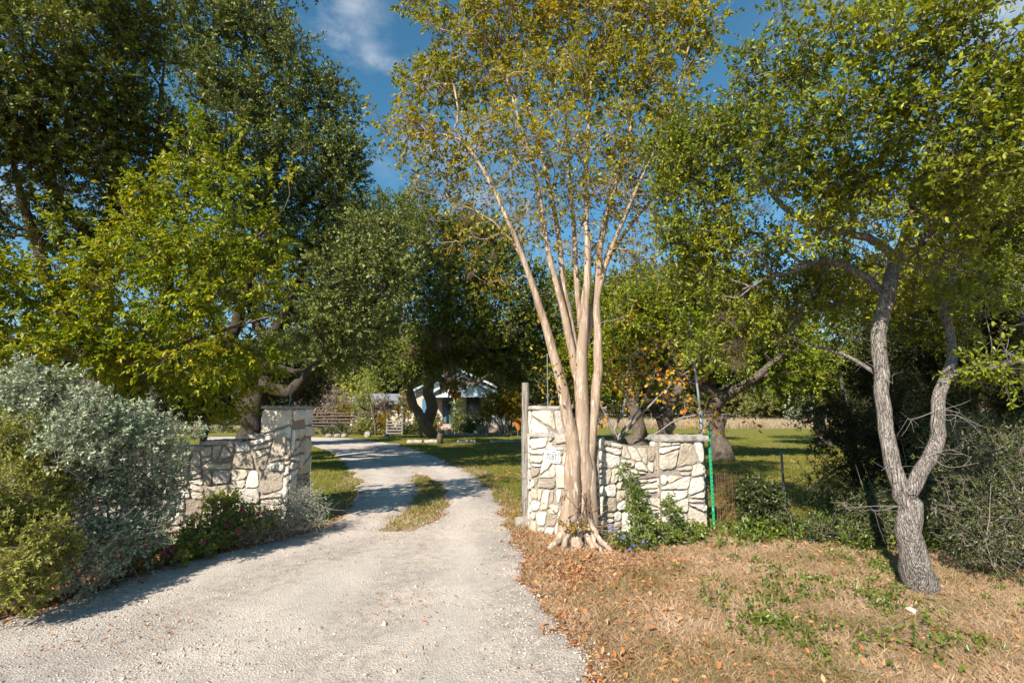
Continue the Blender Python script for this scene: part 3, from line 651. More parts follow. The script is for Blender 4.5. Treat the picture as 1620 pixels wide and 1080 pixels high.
# wooden gate post
g0 = np.random.default_rng(5); Pp = np.linspace((.22, 7.42, -.1), (.20, 7.42, 2.02), 14); Pp[1:-1, :2] += g0.normal(size=(12, 2)) * .004
wpst = thing('wooden_gate_post', 'weathered grey wooden post standing against the left end of the right stone wall', 'wooden post', (.22, 7.42, 0))
mb = MB(); mb.tube(Pp, (.056 + g0.normal(size=14) * .003), 12); local(wpst, mb.build('post', MAT['wood'], wpst))
for z in (.35, .62, .9, 1.02):
    mb = MB(); t = np.linspace(0, 2 * np.pi, 15); mb.tube(np.stack([.21 + .060 * np.cos(t), 7.42 + .060 * np.sin(t), z + .02 * np.sin(t * 2 + z * 9)], 1), .0028, 5); local(wpst, mb.build('wire_wrap', MAT['wire'], wpst))
gp = thing('gate_pipe', 'short grey steel gate pipe with a rusty cap beside the wooden post', 'steel pipe', (.185, 8.0, 0))
mb = MB(); mb.tube(np.linspace((.185, 8.0, -.05), (.18, 8.0, 1.36), 6), .03, 12); local(gp, mb.build('pipe', MAT['galv'], gp, True))
mb = MB(); mb.tube(np.array([(.18, 8, 1.36), (.183, 8, 1.40), (.19, 8, 1.44)]), [.026, .03, .018], 8); local(gp, mb.build('rusty_cap', MAT['rust'], gp))
mb = MB(); mb.tube([(.16, 8.0, 1.30), (.155, 8.0, 1.5)], .008, 6); local(gp, mb.build('hinge_pin', MAT['galv_dark'], gp))
for z in (1.12, .35): mb = MB(); mb.box((.20, 7.75, z), (.02, .5, .03)); local(gp, mb.build('bracket', MAT['galv_dark'], gp))
post('pillar_rod', 'thin grey rod rising from the top of the left stone pillar', 'metal rod', (-3.27, 7.3, 1.66), (-3.25, 7.3, 1.98), .011, MAT['galv_dark'], 8)
post('pillar_rod', 'thin dark rod rising from the right pillar behind the crape myrtle', 'metal rod', (.53, 7.35, 1.66), (.53, 7.35, 2.45), .009, MAT['galv_dark'], 8)
tpp = at(1108, 835, 7.02); tpq = at(1090, 500, 7.02)
tp_ = thing('tall_pipe', 'tall thin grey pipe standing at the right end of the stone wall', 'steel pipe', (tpp[0], 7.02, 0))
mb = MB(); mb.tube(np.linspace((2.67, 7.02, -.05), (2.655, 7.02, 1.6), 6), .027, 10); local(tp_, mb.build('lower_pipe', MAT['galv_dark'], tp_, True))
mb = MB(); mb.tube(np.linspace((2.655, 7.02, 1.58), (2.56, 7.02, 2.98), 6), .017, 10); local(tp_, mb.build('upper_pipe', MAT['galv'], tp_, True))
gt = thing('fence_post', 'bright green steel fence post beside the right end of the stone wall', 'fence post', (2.70, 6.9, 0))
mb = MB(); mb.box((2.712, 6.9, .68), (.034, .008, 1.46)); mb.box((2.712, 6.917, .68), (.008, .03, 1.46))
for z in np.arange(.15, 1.4, .055): mb.box((2.712, 6.892, z), (.012, .02, .014))
local(gt, mb.build('t_post', MAT['green'], gt))

# wire mesh fence running right behind the oak
wf = thing('wire_fence', 'sagging rusty wire mesh fence running right from the green post', 'wire fence', (2.8, 7, 0))
ch = []; FP = Path([(2.74, 6.95), (3.3, 7.35), (4.6, 8.3), (6.5, 9.2), (9.5, 10.2)]); us = np.arange(0, FP.L, .1); p, nr = FP.at(us); topz = .74 + .05 * np.sin(us * 1.3) - .05 * np.exp(-((us - 1) / .5) ** 2)
for i in range(len(us)): ch.append((np.column_stack([np.repeat(p[i:i + 1], 4, 0) + rng.normal(size=(4, 2)) * .006, np.linspace(-.02, topz[i], 4)]), np.full(4, .0016), 3))
for k in range(9): ch.append((np.column_stack([p + rng.normal(size=p.shape) * .004, topz * (k / 8) + .01 * np.sin(us * 3 + k)]), np.full(len(us), .0017), 3))
local(wf, link('mesh_panel', tubes_mesh('mesh_panel', ch), MAT['wire'], wf))
ch = []; th = np.linspace(.2, 4.6, 24)                # curled, rusty loose end
cx, cy = 2.98, 6.98
for k in range(9): zz = .02 + k * .085; ch.append((np.stack([cx + (.22 - .02 * th) * np.cos(th) * 1.1, cy + .16 * np.sin(th), zz + .02 * np.sin(th * 2 + k)], 1), np.full(24, .0018), 3))
for t in th: ch.append((np.array([(cx + (.22 - .02 * t) * np.cos(t) * 1.1, cy + .16 * np.sin(t), z) for z in (0, .35, .71)]) + rng.normal(size=(3, 3)) * .005, np.full(3, .0018), 3))
local(wf, link('curled_end', tubes_mesh('curled_end', ch), MAT['rust'], wf))
for k, u_ in enumerate((2.0, 4.2, 6.4)):
    q, _ = FP.at(np.array([u_])); mb = MB(); mb.tube([(q[0, 0], q[0, 1] + .03, -.1), (q[0, 0], q[0, 1] + .03, .95)], .018, 7); local(wf, mb.build('stake', MAT['galv_dark'], wf))

# ------------------------------------------------------------------ house
HY = 38.0; S_ = HY / F
hx = lambda px: (px - CX) * S_
hzv = lambda py: float(at(810, py, HY)[2])
hs = thing('house', 'small stone cottage with pale blue gables, metal roof and dark blue door beyond the lawn', 'house', (hx(722), HY, 0))
def hp_(mb, name, mat, parent=None):
    o = mb.build(name, mat, parent or hs)
    if parent is None: o.matrix_parent_inverse = Matrix.Translation(hs.location).inverted()
    return o
zf = hzv(670); ze = hzv(619); za = hzv(583); xL, xR, xA = hx(652), hx(797), hx(721)
wy = HY + 1.6                                                     # main front wall stands behind the porch
mb = MB(); mb.box(((xL + xR) / 2, wy + 4, (ze + zf) / 2 - .2), (xR - xL, 8, ze - zf + .4)); hp_(mb, 'wall', MAT['house_wall'])
mb = MB(); mb.box(((xL + xR) / 2, wy + 3.1, zf / 2 - .15), (xR - xL + .2, 9.6, zf + .2 - .02)); hp_(mb, 'foundation', MAT['step_stone'])
mb = MB(); mb.prism([(xL, wy - .05, ze), (xR, wy - .05, ze), (xA, wy - .05, za - .1)], (0, .1, 0)); hp_(mb, 'gable_panel', MAT['siding'])
def gable_roof(xl, xr, xa, zl, zp, y0, y1, t=.16):
    mb = MB()
    for (xa_, xb_) in ((xl, xa), (xr, xa)): mb.prism([(xa_, y0, zl), (xb_, y0, zp), (xb_, y0, zp + t), (xa_, y0, zl + t)] if xa_ < xb_ else [(xb_, y0, zp), (xa_, y0, zl), (xa_, y0, zl + t), (xb_, y0, zp + t)], (0, y1 - y0, 0))
    return mb
hp_(gable_roof(hx(643), hx(806), xA, ze - .12, za, wy - .55, wy + 8.4), 'roof', MAT['roof'])
pxl, pxr, pxa = hx(684), hx(787), hx(731); pz = hzv(625); pza = hzv(598)
hp_(gable_roof(pxl - .35, pxr + .35, pxa, pz - .1, pza + .1, HY - .35, wy + .4, .12), 'porch_roof', MAT['roof'])
mb = MB(); mb.prism([(pxl, HY - .02, pz), (pxr, HY - .02, pz), (pxa, HY - .02, pza)], (0, .1, 0)); hp_(mb, 'porch_gable', MAT['siding'])
mb = MB(); mb.box(((pxl + pxr) / 2, HY + .03, pz - .08), (pxr - pxl, .18, .15)); hp_(mb, 'porch_beam', MAT['white_trim'])
for px in (688, 720, 780): 
    mb = MB(); mb.box((hx(px), HY + .03, (pz + zf) / 2 - .07), (.26 if px == 780 else .14, .24 if px == 780 else .14, pz - zf - .15), bev=.02); hp_(mb, 'porch_post', MAT['white_trim'])
dx = hx(706.5); zt = hzv(629)
mb = MB(); mb.box((dx, wy - .06, (zf + zt) / 2), (.76, .06, zt - zf), bev=.01); dr_ = hp_(mb, 'door', MAT['blue_paint'])
mb = MB()
for i in range(3):
    for j in range(3): mb.box((dx - .2 + i * .2, wy - .1, zf + (zt - zf) * (.56 + j * .13)), (.16, .02, .23))
hp_(mb, 'pane', MAT['glass'], dr_)
mb = MB(); mb.box((dx - .43, wy - .06, (zf + zt) / 2), (.1, .1, zt - zf)); mb.box((dx + .43, wy - .06, (zf + zt) / 2), (.1, .1, zt - zf)); mb.box((dx, wy - .06, zt + .05), (.96, .1, .1)); hp_(mb, 'door_frame', MAT['blue_paint'])
wx = hx(748); mb = MB(); mb.box((wx, wy - .04, hzv(641)), (1.1, .06, 1.55)); w_ = hp_(mb, 'window', MAT['glass'])
mb = MB()
for sx in (-.58, 0, .58): mb.box((wx + sx, wy - .09, hzv(641)), (.08, .06, 1.6))
for sz in (-.8, 0, .8): mb.box((wx, wy - .091, hzv(641) + sz), (1.2, .05, .07))
hp_(mb, 'frame', MAT['blue_paint'], w_)
mb = MB(); mb.box((hx(667), wy - .05, hzv(643)), (.35, .06, 1.3)); hp_(mb, 'shutter', MAT['bright_blue'])
for k in range(4):
    mb = MB(); mb.box((hx(705), HY - .35 - .32 * k, zf - .12 - .2 * k), (1.45, .36, .2 + .02), bev=.02); hp_(mb, 'step', MAT['step_stone'])
mb = MB(); mb.box((hx(791), HY + .2, hzv(665)), (.75, .3, .9), bev=.03); hp_(mb, 'porch_wall', MAT['house_wall'])
# left wing
wl, wr_ = hx(530), xL - .02; mb = MB(); mb.box(((wl + wr_) / 2, wy + 5, (hzv(637) + zf - .8) / 2), (wr_ - wl, 5, hzv(637) - zf + .8)); hp_(mb, 'wing_wall', MAT['house_wall'])
mb = MB(); mb.prism([(wl - .3, wy + 1.9, hzv(638)), (wl - .3, wy + 4.9, hzv(620)), (wl - .3, wy + 4.9, hzv(618)), (wl - .3, wy + 1.9, hzv(635))], (wr_ - wl + .3, 0, 0)); hp_(mb, 'wing_roof', MAT['tin'])
for px in (568, 585, 620): mb = MB(); mb.box((hx(px), wy + 2.2, hzv(655)), (.14, .14, 2.0)); hp_(mb, 'wing_post', MAT['white_trim'])
mb = MB(); mb.tube([(hx(692), wy - .12, hzv(637.5)), (hx(692), wy - .02, hzv(637.5))], [.23, .23], 18); tag(mb.build('wall_plate', MAT['tan_disc']), 'round tan clay plate hung on the house wall left of the blue door', 'wall plate')
# rusty tub by the house
rt = at(821, 671, 30); mb = MB(); n = 14; t = np.arange(n) * 2 * np.pi / n
for a, b, z0, z1 in ((.12, .42, -.33, .3), ):
    Vv = np.vstack([np.column_stack([rt[0] + a * np.cos(t), 30 + a * np.sin(t), np.full(n, rt[2] + z0)]), np.column_stack([rt[0] + b * np.cos(t), 30 + b * np.sin(t), np.full(n, rt[2] + z1)]), np.column_stack([rt[0] + (b - .03) * np.cos(t), 30 + (b - .03) * np.sin(t), np.full(n, rt[2] + z1)]), np.column_stack([rt[0] + a * .8 * np.cos(t), 30 + a * .8 * np.sin(t), np.full(n, rt[2] + z0 + .05)])])
    mb.add(Vv, [tuple(range(n - 1, -1, -1))] + [(r * n + k, r * n + (k + 1) % n, (r + 1) * n + (k + 1) % n, (r + 1) * n + k) for r in range(3) for k in range(n)] + [tuple(range(3 * n, 4 * n))])
rtt = thing('rusty_tub', 'orange rusty flared tub standing in front of the house garden', 'tub', (rt[0], 30, 0)); local(rtt, mb.build('bowl', MAT['orange_rust'], rtt))
for k in range(3):
    mb = MB(); a = k * 2.09; mb.tube([(rt[0] + .10 * math.cos(a), 30 + .1 * math.sin(a), rt[2] - .3), (rt[0] + .22 * math.cos(a), 30 + .22 * math.sin(a), -.05)], .02, 6); local(rtt, mb.build('leg', MAT['rust'], rtt))

# ranch rail fence at the back, and a pale gate panel
rf = thing('rail_fence', 'dark stacked rail fence behind the driveway bend in front of the house wing', 'rail fence', (-12, 36, 0))
for k, px in enumerate((498, 530, 562, 596)):
    mb = MB(); X0 = (px - CX) / F * 36; mb.box((X0, 36, .7), (.13, .13, 1.6)); local(rf, mb.build('post', MAT['rail_wood'], rf))
for k in range(7):
    mb = MB(); z = .12 + k * .22; mb.tube([((490 - CX) / F * 36, 35.9, z + rng.normal() * .03), ((545 - CX) / F * 36, 35.9, z + rng.normal() * .03), ((600 - CX) / F * 36, 35.9, z + rng.normal() * .03)], .05, 6); local(rf, mb.build('rail', MAT['rail_wood'], rf))
pg = thing('wooden_gate', 'small pale slatted wooden gate left of the curved oak trunk in front of the house', 'gate', (-8.5, 34, 0))
for px in (615, 639): mb = MB(); mb.box(((px - CX) / F * 34, 34, .5), (.11, .11, 1.2)); local(pg, mb.build('post', MAT['pale_rail'], pg))
for k in range(5): mb = MB(); mb.box(((627 - CX) / F * 34, 33.93, .12 + k * .2), (1.1, .04, .09)); local(pg, mb.build('slat', MAT['pale_rail'], pg))
# far post-and-wire fence
ff = thing('field_fence', 'far row of thin timber posts and wires along the dry field edge', 'field fence', (20, 60, 0))
for k in range(22): mb = MB(); mb.tube([(6 + k * 2.6, 58 + .2 * k, -.1), (6 + k * 2.6 + .03, 58 + .2 * k, 1.35)], .06, 6); local(ff, mb.build('post', MAT['rail_wood'], ff))
for k in range(3): mb = MB(); mb.tube([(6, 58, .5 + .35 * k), (60.6, 62.2, .5 + .35 * k)], .012, 4); local(ff, mb.build('wire', MAT['wire'], ff))

# ------------------------------------------------------------------ stones and edging
def rock(c, d, seed, m, label, group=None, cat='rock', name='rock'):
    g = np.random.default_rng(seed); V, Fq = [], []; nu, nv = 11, 7
    for j in range(nv):
        ph = -np.pi / 2 + np.pi * j / (nv - 1)
        for i in range(nu): t = 2 * np.pi * i / nu; V.append((math.cos(t) * math.cos(ph), math.sin(t) * math.cos(ph), math.sin(ph)))
    V = np.array(V); off = g.normal(size=3) * 9
    V = np.sign(V) * np.abs(V) ** .8
    nz_ = fbm(V[:, 0] * 1.7 + off[0] + V[:, 2], V[:, 1] * 1.7 + off[1] - V[:, 2], 3, seed); V = V * (0.75 + .5 * nz_)[:, None] * np.array(d) / 2 + np.array([0, 0, d[2] * .25])
    for j in range(nv - 1):
        for i in range(nu): Fq.append((j * nu + i, j * nu + (i + 1) % nu, (j + 1) * nu + (i + 1) % nu, (j + 1) * nu + i))
    me = bpy.data.meshes.new(name); me.from_pydata(V.tolist(), [], Fq); me.update(); o = link(name, me, m); o.location = c; o.rotation_euler = (0, 0, g.random() * 3); return tag(o, label, cat, group)
rock((.16, 7.25, 0), (.26, .2, .17), 4, MAT['rock'], 'grey rock at the foot of the wooden gate post')
p_ = gnd(1441, 968); rock((p_[0], p_[1], 0), (.085, .07, .05), 5, MAT['white_rock'], 'small white stone lying in the dry grass by the oak trunk')
p_ = gnd(1215, 905); rock((p_[0], p_[1], 0), (.22, .07, .05), 6, MAT['rock'], 'flat tan stone lying in the grass before the right wall')
g1 = np.random.default_rng(3)
for k in range(17):
    px = 688 + k * 8.5 + g1.normal() * 1.5
    q = gnd(px, 688.5 + g1.normal() * .4); rock((q[0], q[1], -.02), (.34 + g1.random() * .2, .3, .2 + g1.random() * .08), 100 + k, MAT['rock'], 'pale stone edging the garden bed before the house porch', 'stones edging the house garden bed', 'edging stone', 'edging_stone')
for k, px in enumerate((520, 534, 545, 581, 612)):
    q = gnd(px, 690.5); rock((q[0], q[1], -.02), ((1.1 if px == 581 else .45), .4, .45 if px == 581 else .28), 140 + k, MAT['rock'], ['pale stone nearest the left pillar beside the far drive', 'small pale stone beyond the drive below the rail fence', 'pale stone beyond the drive bend below the pale posts', 'broad grey boulder beyond the drive bend below the thin tree', 'pale stone beside the drive left of the curved oak trunk'][k])
for k, (a, b, yy) in enumerate(((646, 668, 701), (672, 700, 700.5), (724, 752, 700.5), (776, 829, 700.5))):
    q0, q1 = gnd(a, yy), gnd(b, yy); mb = MB(); P = np.linspace(q0, q1, 9); P[:, 2] = .06; P[:, 1] += g1.normal(size=9) * .02
    tag(mb.tube(P, .11 + g1.normal(size=9) * .01, 9) or mb.build('landscape_log', MAT['cap_stone'], None, True), ['leftmost grey log edging the lawn by the curved oak trunk', 'grey log edging the lawn in front of the straight oak trunk', 'grey log edging the lawn in front of the blue door bushes', 'longest pale log edging the lawn by the gate pipe'][k], 'log edging')
mb = MB(); q = gnd(696, 702); mb.tube([(q[0], q[1], 0), (q[0], q[1], .45), (q[0], q[1], .62)], [.16, .14, .02], 10); tag(mb.build('stump', MAT['dark_bark'], None, True), 'small dark stump standing by the lawn edging logs', 'stump')

# ------------------------------------------------------------------ trees
def lp(*pts): return np.array([[*at(a, b, y), r] for a, b, y, r in pts])
def lpg(px, py, r, *pts):                                  # a limb that starts on the ground at a foot
    q = gnd(px, py); return np.vstack([[[*q[:2], -.15, r]], lp(*pts)])
def tree(name, label, cat, limbs, bl, na, per, spread, L, wr, leaf, bark, seed, shape='oval', tip_r=.004, twigs=0., step=.3, nt=5, up=.5, droop=0., moss=(), wpath=.22, wig=.06, extra=None, bare=None, group=None, pw=2.4, along=.7, keep=None, biasup=.2):
    root = thing(name, label, cat, tuple(limbs[0][0][:2]) + (0,), group)
    A, od, idx = sample(blobs_px(bl), na, pw, seed)
    ok = A[:, 2] > .12; A, od, idx = A[ok], od[ok], idx[ok]
    chains, tips = grow(limbs, A, tip_r, 2.3, step, wpath, seed, wig)
    lv, tch = foliage(A, od, idx, tips, per, spread, L, wr, shape, seed + 1, up, droop, nt=nt, twigs=twigs, along=along, biasup=biasup)
    if bare:
        k_ = SHAPES[shape][0].shape[0]; nf = SHAPES[shape][1].shape[0]; zc = lv[0][::k_, 2]; kp = np.random.default_rng(seed).random(len(zc)) < np.clip((zc - bare[0]) / (bare[1] - bare[0]), bare[2], 1)
        lv = (lv[0], lv[1][np.repeat(kp, nf)], lv[2])
    local(root, link('trunk', tubes_mesh('trunk', chains + tch), MAT[bark], root))
    local(root, link('crown', raw('crown', lv[0], [lv[1]], {'var': lv[2]}), MAT[leaf], root))
    for k, (px, py, Y, r) in enumerate(moss):
        V, q, va = tuft(at(px, py, Y), r, 420, seed * 31 + k, .5); local(root, link('moss_clump', raw('moss_clump', V, [q], {'var': va}), MAT['moss'], root))
    return root

# --- crape myrtle in front of the right wall (tan, many stems)
cb = gnd(912, 858); CY_ = cb[1]
def cs(y0, *p): return lp(*[(a, b, CY_ + y0 + dy, r * (.86 if b < 720 else .93)) for a, b, r, dy in p])
crape_limbs = [
    cs(-.06, (899, 868, .15, 0), (903, 800, .125, 0), (907, 740, .108, 0), (902, 690, .098, 0), (890, 620, .082, -.02), (876, 560, .07, -.05), (862, 510, .058, -.08), (848, 465, .05, -.1), (828, 410, .04, -.15), (800, 340, .03, -.2), (765, 270, .022, -.25), (720, 205, .014, -.3)),
    cs(.0, (925, 868, .15, 0), (924, 800, .12, 0), (923, 740, .115, 0), (922, 680, .105, 0), (920, 610, .095, 0), (921, 550, .085, .0), (926, 500, .07, 0), (930, 420, .055, 0), (927, 330, .04, 0), (930, 230, .03, .05), (935, 110, .02, .1), (930, 10, .012, .1)),
    cs(.02, (936, 855, .12, 0), (934, 780, .10, 0), (931, 720, .085, 0), (937, 670, .08, .02), (945, 610, .075, .05), (947, 560, .07, .08), (943, 500, .06, .1), (944, 430, .055, .12), (955, 360, .045, .15), (978, 280, .035, .2), (1000, 190, .025, .25), (1010, 80, .015, .3)),
    cs(.12, (915, 700, .06, 0), (916, 640, .065, 0), (913, 580, .06, .02), (904, 520, .055, .05), (890, 450, .05, .08), (884, 380, .042, .1), (870, 300, .034, .15), (848, 210, .026, .2), (820, 110, .018, .2), (800, 20, .01, .2)),
    cs(.05, (912, 600, .05, 0), (905, 555, .06, .02), (893, 500, .054, .0), (878, 440, .046, -.05), (862, 370, .04, -.1), (850, 290, .03, -.15), (830, 220, .022, -.2), (800, 120, .014, -.3)),
    cs(.1, (925, 560, .05, 0), (936, 500, .052, .05), (950, 440, .045, .1), (970, 395, .036, .15), (1010, 340, .028, .2), (1060, 285, .02, .25), (1100, 240, .012, .3)),
    cs(.15, (918, 520, .045, 0), (912, 440, .045, .05), (908, 360, .036, .1), (900, 270, .03, .2), (895, 170, .02, .25), (890, 60, .012, .3)),
    cs(.1, (943, 480, .04, 0), (958, 420, .036, -.05), (985, 350, .03, -.15), (1020, 270, .022, -.25), (1060, 180, .016, -.3), (1085, 90, .01, -.35)),
    cs(.0, (850, 470, .03, 0), (836, 440, .026, .1), (822, 400, .024, .15), (780, 350, .018, .15), (720, 320, .012, .1), (660, 300, .008, .1)),
]
crape_bl = [(700, 60, CY_ - .2, 60, 45), (800, 30, CY_, 90, 60), (920, 20, CY_ + .1, 100, 70), (1040, 40, CY_, 90, 60), (1110, 40, CY_, 45, 40), (680, 130, CY_ - .3, 50, 45), (640, 195, CY_ - .3, 45, 35), (760, 120, CY_ + .2, 80, 60),
    (860, 120, CY_ - .3, 90, 60), (960, 120, CY_ + .3, 90, 60), (1050, 130, CY_ - .1, 70, 60), (700, 230, CY_, 70, 50), (790, 220, CY_ - .4, 70, 55), (880, 220, CY_ - .4, 70, 50), (990, 220, CY_, 70, 50), (1070, 230, CY_ + .2, 50, 50),
    (690, 290, CY_ + .1, 50, 30), (770, 320, CY_ + .1, 60, 45), (1010, 320, CY_ + .2, 60, 40), (880, 300, CY_, 70, 40), (950, 320, CY_ - .1, 60, 40), (840, 360, CY_, 60, 40), (930, 380, CY_ + .1, 60, 40), (1000, 270, CY_ + .1, 70, 40), (1050, 340, CY_ + .2, 40, 40), (1030, 410, CY_ + .2, 40, 30), (880, -70, CY_, 200, 60), (700, -30, CY_, 90, 50), (1060, -60, CY_, 90, 50)]
ct = tree('crape_myrtle', 'tall multi-stemmed tan crape myrtle with thin yellowing crown in front of the right stone wall', 'tree', crape_limbs, crape_bl, 1500, 42, .28, .062, .54, 'crape_leaf', 'crape_bark', 41, bare=(3.9, 6.0, .24), tip_r=.0042, twigs=.0027, step=.22, up=.25, droop=.35, wpath=.12, wig=.03, nt=5,
    moss=[(780, 405, CY_, .07), (742, 345, CY_, .06), (672, 203, CY_ - .2, .07), (650, 220, CY_ - .2, .06), (820, 320, CY_, .06), (915, 215, CY_, .09), (985, 70, CY_, .08), (860, 235, CY_, .06), (1000, 380, CY_, .07), (945, 395, CY_, .08), (930, 150, CY_, .06), (745, 435, CY_, .06)])
A, od, idx = sample(blobs_px([(740, 380, CY_ + .2, 70, 35), (700, 350, CY_ + .3, 50, 25), (770, 440, CY_ + .3, 60, 25), (845, 470, CY_, 35, 40), (985, 470, CY_ + .1, 40, 45), (1000, 400, CY_, 50, 40), (870, 590, CY_ - .1, 25, 40)]), 75, 2, 77)
lv, _ = foliage(A, od, idx, np.zeros_like(A), 14, .22, .055, .6, 'oval', 78, .2, .5)
chains, _ = grow(crape_limbs, A, .0035, 2.3, .2, .12, 79, .03)
local(ct, link('low_twigs', tubes_mesh('low_twigs', [c for c in chains if c[1].max() < .016]), MAT['twig'], ct)); local(ct, link('yellow_foliage', raw('yellow_foliage', lv[0], [lv[1]], {'var': lv[2]}), MAT['yellow_leaf'], ct))
# pale buttress roots
g2 = np.random.default_rng(12); ch = []
for (px, py, w) in [(872, 866, .04), (893, 866, .05), (915, 868, .055), (940, 866, .05), (968, 872, .028), (888, 872, .022), (955, 876, .018)]:
    q = gnd(px, py); s0_ = np.array([*at(912 + (px - 912) * .28, 815, CY_ - .06)]); mid = (s0_ + q) / 2; mid[2] = .10; e = q + (q - np.array([cb[0], cb[1], 0])) * .25
    P = spline(np.array([[*s0_, w * 1.3], [*(s0_ * .5 + q * .5 + np.array([0, 0, -.06])), w * 1.15], [q[0], q[1], .0, w], [e[0], e[1], -.05, w * .5]]), .05); P[1:, :3] += g2.normal(size=(len(P) - 1, 3)) * .009; ch.append((P[:, :3], P[:, 3] * (1 + .16 * g2.normal(size=len(P))), 9))
local(ct, link('roots', tubes_mesh('roots', ch), MAT['root'], ct))
ch = []
for k in range(110):                                             # dry vine stems climbing and wound round the foot
    a = g2.random() * 6.28; n = 12; t = np.linspace(0, g2.uniform(.2, 1.6), n) * g2.choice((-1, 1)); z = np.linspace(g2.uniform(-.02, .3), g2.uniform(.1, .68), n); rr = .15 + .09 * np.clip(.35 - z, 0, 1) + .02 * np.sin(t * 5 + k) + .05 * g2.random() ** 2
    P = np.stack([cb[0] + rr * np.cos(a + t) * .95, cb[1] - .04 + rr * .85 * np.sin(a + t), z], 1) + g2.normal(size=(n, 3)) * .013; ch.append((P, np.full(n, g2.uniform(.0025, .0075)), 4))
for k in range(16):                                              # stray ends poking out to the right
    a = g2.uniform(-.9, .3); s_ = np.array([cb[0] + .15, cb[1] - .05, g2.uniform(.02, .3)]); e = s_ + np.array([math.cos(a) * g2.uniform(.2, .5), math.sin(a) * .2, g2.uniform(-.05, .25)]); ch.append((spline(np.array([s_, (s_ + e) / 2 + g2.normal(size=3) * .03, e]), .06), None, 4))
ch = [(P, np.full(len(P), .004) if r is None else r, s) for P, r, s in ch]
MAT['vine'] = plain('vine_bark', (.20, .145, .105), .95, .1, 40, .5)
tag(link('dead_vine', tubes_mesh('dead_vine', ch), MAT['vine']), 'tangle of dry vine stems wound round the foot of the crape myrtle', 'vine')
def sprout(P0, dirs, L, n, seed): 
    g = np.random.default_rng(seed); ch, A, N = [], [], []
    for d in dirs:
        P = spline(np.array([P0, P0 + np.array(d) * .5 + np.array([0, 0, .03]), P0 + np.array(d)]), .03); ch.append((P, np.linspace(.004, .002, len(P)), 4)); i = g.integers(len(P) // 4, len(P), n); A.append(P[i]); N.append(unit(g.normal(size=(n, 3)) + unit(np.array(d)) * .6))
    return ch, leaves(np.vstack(A), np.vstack(N), g.normal(size=(sum(map(len, A)), 3)) + np.array([0, -.3, 1]), L * (.7 + .5 * g.random(sum(map(len, A)))), .6, g.random(sum(map(len, A))))
s0_ = at(905, 845, CY_ - .24); ch, lv = sprout(s0_, [(-.32, -.06, .36), (-.15, -.1, .14), (.02, -.12, .1), (.12, -.1, .16), (-.05, -.1, .2), (.2, -.06, .1)], .045, 13, 5)
ys_ = thing('yellow_sprout', 'bright yellow leafy sprouts at the foot of the crape myrtle', 'shoot', (s0_[0], s0_[1], 0))
local(ys_, link('stem', tubes_mesh('stem', ch), MAT['twig'], ys_)); local(ys_, link('foliage', raw('foliage', lv[0], [lv[1]], {'var': lv[2] * .5 + .4}), MAT['yellow_leaf'], ys_))

# --- right live oak, forked near the ground
ro = [lpg(1453, 924, .235, (1452, 914, 4.7, .19), (1449, 885, 4.64, .155), (1441, 840, 4.6, .135), (1435, 795, 4.62, .13), (1430, 775, 4.62, .12)),
    lp((1432, 785, 4.62, .10), (1412, 735, 4.66, .092), (1402, 680, 4.70, .086), (1396, 620, 4.74, .084), (1391, 560, 4.76, .088), (1396, 500, 4.8, .09), (1406, 455, 4.8, .092), (1420, 410, 4.85, .08), (1440, 350, 4.8, .06), (1462, 270, 4.6, .045), (1480, 180, 4.4, .03), (1490, 80, 4.3, .015)),
    lp((1436, 785, 4.62, .09), (1458, 745, 4.58, .082), (1476, 715, 4.55, .08), (1488, 690, 4.55, .078), (1482, 655, 4.58, .074), (1487, 620, 4.62, .07), (1500, 590, 4.68, .064), (1507, 560, 4.72, .055), (1502, 520, 4.8, .05), (1490, 470, 4.9, .045), (1520, 420, 5, .04), (1540, 340, 5, .03)),
    lp((1496, 600, 4.65, .055), (1520, 588, 4.55, .048), (1550, 585, 4.4, .042), (1590, 578, 4.25, .035), (1640, 560, 4.1, .026)),
    lp((1402, 470, 4.8, .06), (1372, 440, 4.9, .055), (1345, 425, 5.0, .05), (1312, 412, 5.1, .046), (1282, 418, 5.2, .04), (1250, 432, 5.3, .034), (1210, 440, 5.4, .024), (1170, 470, 5.5, .014)),
    lp((1420, 412, 4.85, .06), (1390, 385, 4.9, .056), (1350, 372, 5.0, .052), (1310, 362, 5.1, .048), (1270, 348, 5.15, .044), (1236, 325, 5.2, .04), (1212, 290, 5.25, .034), (1195, 250, 5.3, .028), (1170, 190, 5.3, .018)),
    lp((1398, 600, 4.75, .035), (1370, 580, 4.95, .03), (1335, 560, 5.2, .026), (1290, 548, 5.5, .018), (1250, 530, 5.8, .01)),
    lp((1440, 355, 4.8, .035), (1480, 310, 4.9, .03), (1540, 285, 5.0, .02), (1610, 270, 5.0, .01)),
    lp((1350, 372, 5.0, .035), (1345, 310, 4.9, .03), (1330, 240, 4.8, .024), (1320, 160, 4.7, .016)),
    lp((1425, 400, 4.85, .04), (1440, 395, 5.3, .04), (1470, 380, 5.9, .03), (1520, 340, 6.5, .02))]
RO = [np.column_stack([q[:, :3], q[:, 3] * .73]) for q in ro]
